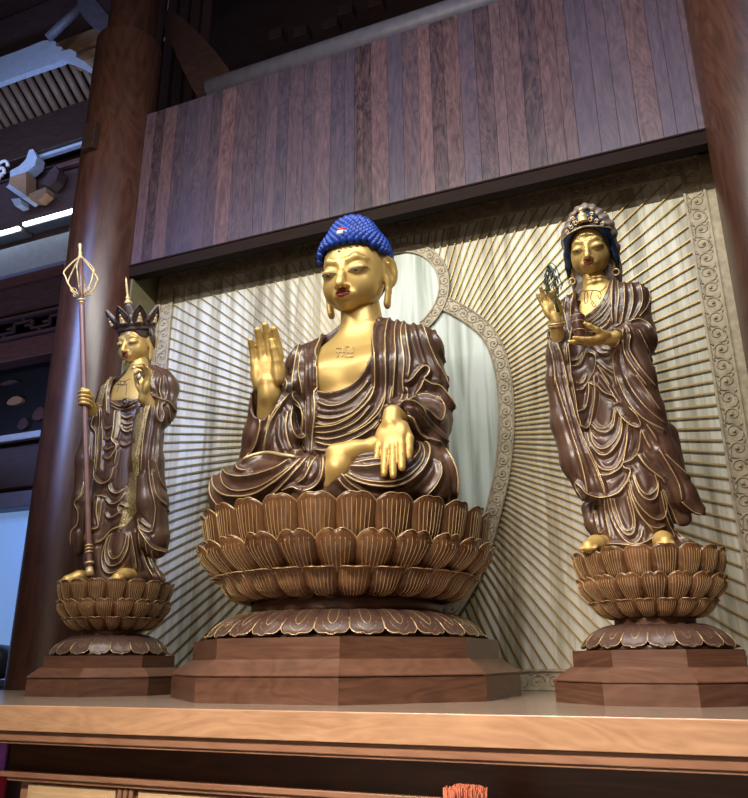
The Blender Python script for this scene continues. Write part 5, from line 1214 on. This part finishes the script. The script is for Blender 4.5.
f.chain([(-.25, .02, 2.93), (-.42, -.03, 2.68), (-.44, -.12, 2.67)], [.05, .045, .04], .02); f.chain([(.25, .02, 2.93), (.38, -.08, 2.58), (.35, -.17, 2.56)], [.05, .045, .04], .02)
Pl = f.mesh(1)
P, Fq = blob([Ph, Pn, Pa, Pb, Pf, Pl]); body = obj('body', P, Fq, 'gold_skin', ksi, True)
face_paint(body, bvh_, FK, sK, .98, tilt=TK)
necklace(body, bvk, MK, [H1((300, 175), (330, 190), (370, 195), (410, 180)), H1((330, 190), (335, 230), (325, 260)), H1((375, 195), (385, 240), (378, 280)), H1((345, 190), (350, 220), (370, 215), (372, 195)), H1((300, 220), (340, 215), (390, 218))], .0035, 'mound_wood')
# crown
f = Field((-.3, -.35, 3.3), (.3, .35, 4.0), .01)
f.ell((-.06, .04, 3.54), (.178, .195, .20), .02); f.ell((-.06, -.16, 3.40), (.15, .18, .19), .02, -1); f.chain([(-.07, .03, 3.7), (-.09, .0, 3.84)], [.07, .05], .03)
P, Fq = f.mesh(1); cap_ = obj('hair', P, Fq, 'crown_wood', ksi, True)
cr = MB(); n = 40
cr.lathe([(.188, 0), (.200, .010), (.200, .04), (.210, .05), (.210, .068), (.195, .072), (.18, .072), (.18, 0)], 48, c=(-.06, .035, 3.56))
crown = cr.build('crown', 'crown_wood', ksi)
for i, aa in enumerate((-1.45, -.62, 0.12, .86, 1.6)):
    aa = aa
    M_ = Matrix.Translation((-.06, .035, 3.61)) @ Matrix.Rotation(aa, 4, 'Z') @ Matrix.Translation((0, -.198, 0)) @ Matrix.Rotation(.42, 4, 'X')
    prof = [(-.055, 0), (-.075, .05), (-.068, .10), (-.038, .16), (0, .215), (.038, .16), (.068, .10), (.075, .05), (.055, 0)]
    def T(x, y, z): return tuple(M_ @ Vector((x, y, z)))
    b = MB(); n = len(prof)
    def bow(x): return -.9*x*x+.0
    v = [T(x, -.012-bow(x)*1, z) for x, z in prof]+[T(x, .014-bow(x)*1, z) for x, z in prof]
    b.add(v+[T(0, -.012, .1), T(0, .014, .1)], [(i_, (i_+1), 2*n) for i_ in range(n-1)]+[(n+i_+1, n+i_, 2*n+1) for i_ in range(n-1)]+[(i_+1, i_, n+i_, n+i_+1) for i_ in range(n-1)]+[(0, 2*n, n+0), (2*n, 2*n+1, n), (2*n, n-1, 2*n-1), (2*n, 2*n-1, 2*n+1)])
    for s_ in (.98, .74): b.tube([T(x*s_, -.016-bow(x*s_), .02+z*s_*.95) for x, z in prof], .006 if s_ > .9 else .004, 5)
    leaf = b.build('crown_leaf', 'crown_wood', crown)
    b = MB(); b.lathe([(.030, 0), (.034, .01), (.022, .018), (.024, .04), (.016, .06), (.007, .066), (.013, .078), (.010, .092), (.001, .098)], 10)
    b.v = [T(x, -.03+y*.6, .035+z) for x, y, z in b.v]; b.build('crown_figure', 'gold_trim', crown, smooth=True)
b = MB(); b.lathe([(.035, 0), (.045, .02), (.03, .04), (.016, .06), (.03, .075), (.014, .085), (.012, .11), (.0135, .2), (.010, .27), (.001, .30)], 14, c=(-.10, .0, 3.87)); b.build('crown_spike', 'gold_trim', crown, smooth=True)
for q in (-1, 1):
    b = MB(); b.tube([(-.06+q*.20, .03+.045*math.cos(a)*(1-a/14), 3.53+.045*math.sin(a)*(1-a/14)) for a in np.linspace(0, 10, 24)], .011, 6)
    b.tube([(-.06+q*.195, .03, 3.58), (-.06+q*.20, .05, 3.45), (-.06+q*.185, .06, 3.36)], [.03, .028, .01], 8); b.build('crown_scroll', 'crown_wood', crown, smooth=True)
for o in [cap_, crown]+kids(crown): o.data.transform(TK @ Matrix.Translation((-.015, .01, .035)))
# robe and mantle
f = Field((-.8, -.6, .95), (.8, .45, 3.25), .010)
f.loft([(.965, .02, 0, .34, .27), (1.15, .01, 0, .345, .25), (1.5, 0, 0, .36, .245), (1.9, 0, 0, .37, .235), (2.3, 0, 0, .36, .225), (2.6, 0, 0, .36, .22), (2.85, 0, .01, .38, .225), (3.0, 0, .03, .37, .195), (3.1, 0, .04, .26, .165), (3.18, 0, .06, .17, .14)], .02)
for q in (-1, 1): f.chain([(q*.11, .05, 3.14), (q*.28, .03, 3.02)], [.075, .12], .05)
for q in (-1, 1): f.ell((q*.325, .02, 2.92), (.15, .15, .14), .06)
f.chain([(.34, .02, 2.90), (.365, -.03, 2.66), (.345, -.10, 2.55)], [.13, .135, .125], .06)
f.chain([(.37, -.1, 2.55), (.32, -.2, 2.62)], [.12, .095], .04)
f.chain([(.32, -.17, 2.52), (.345, -.15, 2.1), (.40, -.12, 1.7), (.46, -.08, 1.36), (.48, -.06, 1.27)], [.125, .15, .16, .13, .09], .05)
f.chain([(-.35, .02, 2.90), (-.43, -.03, 2.68), (-.43, -.10, 2.64)], [.13, .115, .10], .05)
f.chain([(-.43, -.06, 2.62), (-.42, -.12, 2.2), (-.43, -.09, 1.8), (-.46, -.05, 1.45), (-.47, -.05, 1.32)], [.105, .12, .115, .11, .07], .05)
f.chain([(-.15, -.16, 1.7), (-.14, -.18, 1.2)], [.10, .10], .08); f.chain([(.18, -.15, 1.7), (.2, -.17, 1.2)], [.10, .10], .08)
f.cap((-.44, -.12, 2.67), (hs.x, hs.y+.06, 2.79), .06, .075, .01, -1); f.cap((.33, -.2, 2.62), (.28, -.34, 2.78), .06, .075, .01, -1)
f.chain([(.3, .0, 1.1), (.46, .0, 1.02), (.53, .0, .99)], [.12, .05, .025], .05)
f.poly([px_local(MK, x, y, -.17) for x, y in H1((380, 60), (340, 120), (300, 190), (282, 260), (287, 314), (380, 306), (440, 310), (490, 280), (525, 210), (545, 140), (565, 80), (540, 40))], -.6, .02, .01, yr=-.17, skew=view_skew(MK, 128, 380))
f.clipz(.965)
P, Fq = f.mesh(2); g = .0032
L3 = [(H1(*q), gg, a) for q, gg, a in [
 (((365, 70), (300, 150), (270, 240), (268, 330), (272, 400)), g*1.2, 1.2), (((345, 90), (285, 160), (250, 240)), g, .8), (((545, 262), (505, 345), (485, 480), (462, 600), (442, 690)), g*1.2, 1.4),
 (((560, 130), (542, 200), (552, 250)), g, 1), (((600, 170), (590, 250), (602, 300)), g*.8, 1), (((570, 110), (620, 160), (640, 240), (630, 310)), 0, 1), (((650, 150), (670, 230), (672, 320)), 0, .8), (((545, 288), (600, 310), (650, 330), (690, 385)), g, 1.2), (((585, 320), (570, 400), (590, 450), (612, 410), (600, 350), (625, 330)), g*1.2, 1.2),
 (((540, 300), (505, 450), (485, 600), (475, 760)), g, 1), (((560, 320), (547, 460), (525, 620), (515, 760)), 0, 1.2), (((590, 450), (582, 600), (572, 760)), 0, 1), (((645, 350), (655, 480), (650, 600), (610, 690)), g*.7, .8), (((670, 430), (645, 560), (612, 650)), g*.7, .8),
 (((235, 430), (242, 550), (228, 760)), g*.8, 1), (((240, 540), (270, 560), (300, 540)), g*.8, .8), (((235, 480), (270, 492), (302, 470)), g*.8, .8), (((238, 610), (270, 622), (302, 600)), g*.8, .8), (((238, 660), (270, 680), (300, 660)), g*.8, .8),
 (((215, 345), (190, 385), (165, 470), (190, 520), (187, 600), (180, 760)), g*1.2, 1.3), (((215, 360), (215, 470), (205, 600), (200, 760)), g, 1), (((290, 320), (340, 352), (400, 347), (442, 320)), g, 1.5), (((292, 345), (345, 372), (400, 366), (440, 345)), g, 1),
 (((345, 380), (350, 470), (380, 512), (417, 500)), g, 1.2), (((350, 400), (380, 425), (420, 410)), g*1.4, 1), (((350, 440), (380, 465), (418, 455)), g*1.4, 1), (((352, 475), (385, 490), (416, 478)), g, 1), (((340, 582), (380, 597), (415, 570)), g, 1), (((320, 372), (310, 500), (300, 560), (330, 600), (300, 660), (275, 690)), g*1.8, 1.5), (((345, 380), (335, 500), (325, 550)), g*1.4, 1), (((330, 620), (310, 720)), g, 1)]]
L3 += [(H2(*q), gg, a) for q, gg, a in [
 (((180, 0), (195, 110), (235, 150), (290, 120), (310, 40)), g*1.3, 1.5), (((275, 150), (290, 195), (330, 210), (375, 180)), g*1.3, 1), (((255, 240), (290, 275), (340, 260), (385, 200)), g*1.3, 1), (((255, 330), (280, 362), (330, 340), (350, 300)), g*1.3, 1), (((190, 520), (240, 500), (300, 440), (352, 415)), g*2, 1.4), (((400, 300), (350, 275), (335, 300), (350, 340)), g*1.4, 1),
 (((300, 450), (275, 560), (300, 615), (340, 600), (370, 540), (385, 460)), g, 1), (((285, 460), (255, 560), (265, 640), (300, 658), (350, 630), (387, 560), (400, 460)), g*1.1, 1.2), (((270, 480), (235, 600), (250, 690), (300, 705), (370, 655)), g*1.1, 1), (((410, 460), (430, 600), (447, 685)), g*1.2, 1), (((470, 430), (472, 500), (492, 620), (555, 730)), g*1.3, 1), (((500, 480), (530, 620), (600, 740)), g*1.2, 1), (((440, 440), (450, 560), (480, 680)), 0, 1), (((540, 560), (570, 650), (640, 740)), g*1.2, 1),
 (((460, 360), (475, 420), (520, 452), (547, 440)), g*1.3, 1.2), (((470, 370), (500, 400), (540, 430)), g, 1), (((460, 400), (500, 480), (550, 540), (620, 568), (672, 572)), g*1.3, 1.6), (((520, 0), (530, 140), (560, 300), (547, 440)), g, 1), (((560, 0), (590, 120), (640, 200)), g*.7, .8), (((540, 80), (570, 220), (640, 290)), g*.7, .8), (((640, 300), (660, 430), (672, 560)), g, 1),
 (((120, 150), (100, 220), (65, 265), (85, 320), (80, 400), (45, 450), (42, 530)), g*1.4, 1.2), (((130, 260), (115, 340), (110, 450)), 0, 1), (((210, 230), (200, 330), (210, 420), (150, 440), (130, 510)), g*1.4, 1.2), (((235, 240), (225, 330), (215, 400)), g, 1), (((190, 230), (225, 225), (260, 235)), g*1.5, 1)]]
P, res = drape(P, Fq, L3, MK, .016, .0135, maxjump=.08)
robe = obj('robe', P, Fq, 'robe_wood', ksi, True); gilt(res, 'gilt_edging', 'gold_trim', robe)
def band(name, A, B, mat, parent, P, F, M, off=.004, n=5, y0=None):
    bv_ = BVHTree.FromPolygons(P.tolist(), F.tolist()); Mi = M.inverted(); co = Mi @ CAM
    def rs(q, m):
        q = catmull(q, 6) if len(q) > 2 else np.array(q, float)
        d = np.r_[0, np.cumsum(np.linalg.norm(np.diff(q, axis=0), axis=1))]; t = np.linspace(0, d[-1], m); return np.stack([np.interp(t, d, q[:, 0]), np.interp(t, d, q[:, 1])], 1)
    m = 44; A, B = rs(A, m), rs(B, m); G_ = np.zeros((m, n, 3)); ok = np.ones((m, n), bool)
    for i in range(m):
        for j in range(n):
            p = A[i]*(1-j/(n-1))+B[i]*j/(n-1); h, nn, k_, d = bv_.ray_cast(co, (Mi.to_3x3() @ ray(*p)).normalized())
            if h is None: ok[i, j] = False
            else: G_[i, j] = h+nn*off
    b = MB(); ids = -np.ones((m, n, 2), int)
    for i in range(m):
        for j in range(n):
            if ok[i, j]:
                nrm = Vector((G_[i, j]))-Vector((0, .1, G_[i, j][2])); nrm.normalize()
                for s_ in range(2): ids[i, j, s_] = len(b.v); b.v.append(tuple(Vector(G_[i, j])-nrm*(.007*s_)))
    for i in range(m-1):
        for j in range(n-1):
            q = [(i, j), (i, j+1), (i+1, j+1), (i+1, j)]
            if all(ok[a] for a in q) and max(np.linalg.norm(G_[q[0]]-G_[q[2]]), np.linalg.norm(G_[q[1]]-G_[q[3]])) < .12:
                b.f.append([ids[a][0] for a in q]); b.m.append(0); b.f.append([ids[a][1] for a in q[::-1]]); b.m.append(0)
    return b.build(name, mat, parent, smooth=True)
mt, nt, bs = newmat('embroidery'); tc = N(nt, 'ShaderNodeTexCoord'); vo = N(nt, 'ShaderNodeTexVoronoi', Scale=46., feature='DISTANCE_TO_EDGE'); nt.links.new(tc.outputs['Object'], vo.inputs['Vector'])
nt.links.new(ramp(nt, vo.outputs[0], [(.06, (.20, .14, .06)), (.2, (.52, .42, .20))]), bs.inputs['Base Color']); bs.inputs['Roughness'].default_value = .4; bs.inputs['Metallic'].default_value = .35
band('embroidered_edge', H1((300, 150), (262, 235), (240, 300), (232, 352)), H1((258, 148), (222, 250), (196, 330), (196, 345)), 'embroidery', robe, P, Fq, MK)
band('embroidered_edge', H1((505, 352), (445, 420), (428, 520), (420, 620), (420, 690), (430, 780)), H1((528, 350), (497, 470), (472, 600), (462, 690), (465, 780)), 'embroidery', robe, P, Fq, MK)
band('embroidered_edge', H2((405, 80), (385, 230), (355, 350), (325, 452)), H2((452, 60), (443, 250), (440, 340), (335, 452)), 'embroidery', robe, P, Fq, MK)
band('embroidered_edge', H2((115, 60), (110, 150), (70, 255)), H2((130, 60), (130, 160), (100, 245)), 'embroidery', robe, P, Fq, MK)
band('pale_sash', H1((325, 372), (318, 450), (305, 545)), H1((346, 372), (345, 460), (325, 548)), 'pale_cloth', robe, P, Fq, MK)
# belt knot
b = MB(); hx = px_local(MK, 65+372/6.233, 350+328/6.233, -.26)
b.tube([(hx[0]+.035*math.cos(a), -.255, hx[1]+.035*math.sin(a)) for a in np.linspace(0, 2*PI, 17)[:-1]], .016, 8, closed=True); b.tube([(hx[0], -.24, hx[1]), (hx[0], -.275, hx[1])], [.03, .02], 12)
b.build('belt_knot', 'robe_wood', robe, smooth=True)
# jewel in the hand
jw = thing('hand_jewel', 'tiny silver and dark jewel held at the fingertips of the crowned statue', 'jewel', (LX, LY, TZ), 0)
jx = px_local(MK, 65+463/6.233, 350+165/6.233, -.40)
b = MB(); b.lathe([(.001, -.03), (.016, -.018), (.020, 0), (.012, .02), (.001, .04)], 12, c=(jx[0], -.40, jx[1])); b.build('gem', 'jewel_white', jw, smooth=True)
b = MB(); b.tube([(jx[0]+.022*math.cos(a), -.40, jx[1]+.034*math.sin(a)) for a in np.linspace(0, 2*PI, 15)[:-1]], .005, 5, closed=True); b.build('setting', 'crown_wood', jw, smooth=True)
# staff
st = thing('ringed_staff', 'tall thin brown ringed staff with a gilt wire cage head, gripped by the crowned statue', 'staff', (LX, LY, TZ), 0)
b = MB(); zs = [1.0, 1.10, 1.12, 1.6, 2.4, 3.2, 3.85, 3.93]; b.tube([tuple(on_staff(z)) for z in zs], [.020, .022, .026, .027, .028, .029, .029, .026], 14); b.build('shaft', 'staff_wood', st, smooth=True)
ax = (ST-SB).normalized(); u = ax.orthogonal().normalized(); w_ = ax.cross(u)
def ringat(mb, z, R, r): c = on_staff(z); mb.tube([tuple(c+u*R*math.cos(a)+w_*R*math.sin(a)) for a in np.linspace(0, 2*PI, 21)[:-1]], r, 6, closed=True)
b = MB()
for z, R, r in ((3.93, .03, .014), (3.90, .026, .01), (1.30, .028, .010), (1.27, .03, .009), (1.24, .028, .009), (1.14, .03, .014)): ringat(b, z, R, r)
b.build('collar', 'gold_trim', st, smooth=True)
b = MB(); b.tube([tuple(on_staff(1.10)), tuple(on_staff(1.02))], [.03, .045], 10); b.build('foot', 'gold_trim', st, smooth=True)
z0, z1 = 3.99, 4.47
b = MB(); b.tube([tuple(on_staff(z)) for z in (3.93, 4.0, 4.2, 4.46)], [.022, .02, .018, .018], 10); b.build('core_rod', 'staff_wood', st, smooth=True)
for k in range(6):
    a = k*PI/3+.25; d = u*math.cos(a)+w_*math.sin(a); b = MB(); pts = []
    for t, R in ((0, .03), (.08, .09), (.25, .155), (.42, .185), (.5, .205), (.6, .185), (.75, .13), (.9, .07), (1, .015)): pts.append(on_staff(z0+(z1-z0)*t)+d*R*.88)
    b.tube(catmull([tuple(p) for p in pts], 4).tolist(), .0095, 6); o = b.build('cage_wire', 'gold_trim', st, smooth=True)
for k in range(6):
    a = k*PI/3+.25; d = u*math.cos(a)+w_*math.sin(a); c = on_staff(z0+.05)+d*.08; t2 = d.cross(ax); b = MB()
    b.tube([tuple(c+d*.03*math.cos(q)+ax*.03*math.sin(q)) for q in np.linspace(0, 2*PI, 15)[:-1]], .006, 5, closed=True); b.build('ring', 'gold_trim', st, smooth=True)
b = MB(); q = []
for z, r in ((4.45, .02), (4.48, .03), (4.50, .018), (4.54, .022), (4.56, .014), (4.60, .018), (4.63, .022), (4.655, .016), (4.665, .002)): q.append((tuple(on_staff(z)), r))
b.tube([a for a, _ in q], [r for _, r in q], 12); b.build('finial', 'gold_trim', st, smooth=True)
# ---------------------------------------------------------------- light
def area(name, loc, target, size, size_y, energy, col, spread=180):
    l = bpy.data.lights.new(name, 'AREA'); l.shape = 'RECTANGLE'; l.size = size; l.size_y = size_y; l.energy = energy; l.color = col; l.spread = math.radians(spread)
    o = bpy.data.objects.new(name, l); COL.objects.link(o); o.location = loc
    d = Vector(target)-Vector(loc); o.rotation_euler = d.to_track_quat('-Z', 'Y').to_euler(); return o
area('screen_strip_light', (-2.6, 3.6, 5.72+CZ), (-2.6, 7.5, 3.4+CZ), 6.5, .05, 350, (1., .975, .89))
area('hall_strip_light', (-4.5, -4.5, 8.3), (-2.8, 7.6, 4.5), 7, .3, 160, (1., .93, .82))
area('altar_front_fill', (-2.5, -2.5, 7.4), (-1.2, 4.1, 1.0), 5, .6, 170, (1., .86, .74), 50)  # added to brighten the altar front, stands for no known lamp
area('hall_left_cool_light', (-8, -2., 8.7), (-7.3, 7, 5.2), 5.5, 3.2, 55, (.28, .42, 1.), 20)
area('hall_bounce_fill', (-2, -6, 2.6), (-2.5, 7, 5), 9, 4, 85, (1., .76, .58))  # added warm fill in place of light bouncing round the hall
area('plank_cool_fill', (1, 1.0, 10.5), (-2.5, 7, 7.2), 6, .6, 115, (.55, .66, 1.))  # added blue fill that cools the plank wall, no real lamp
area('aisle_fill', (-11, 7.2, 10.4), (-11, 8.9, 13.6), 4, .3, 95, (.40, .56, 1.))  # added fill that brightens the lit beam and rafters from below
area('aisle_low_fill', (-11.5, 7.4, 5.5), (-11, 9.2, 8.), 3, .2, 26, (.38, .48, 1.))  # added weak blue fill for the lower beams beyond the pillar
w = bpy.data.worlds.new('world'); S.world = w; w.use_nodes = True
w.node_tree.nodes['Background'].inputs[0].default_value = (.3, .35, .5, 1); w.node_tree.nodes['Background'].inputs[1].default_value = .2
S.view_settings.view_transform = 'Standard'; S.view_settings.look = 'None'; S.view_settings.gamma = 1; S.view_settings.exposure = 0.
S.view_settings.use_curve_mapping = False
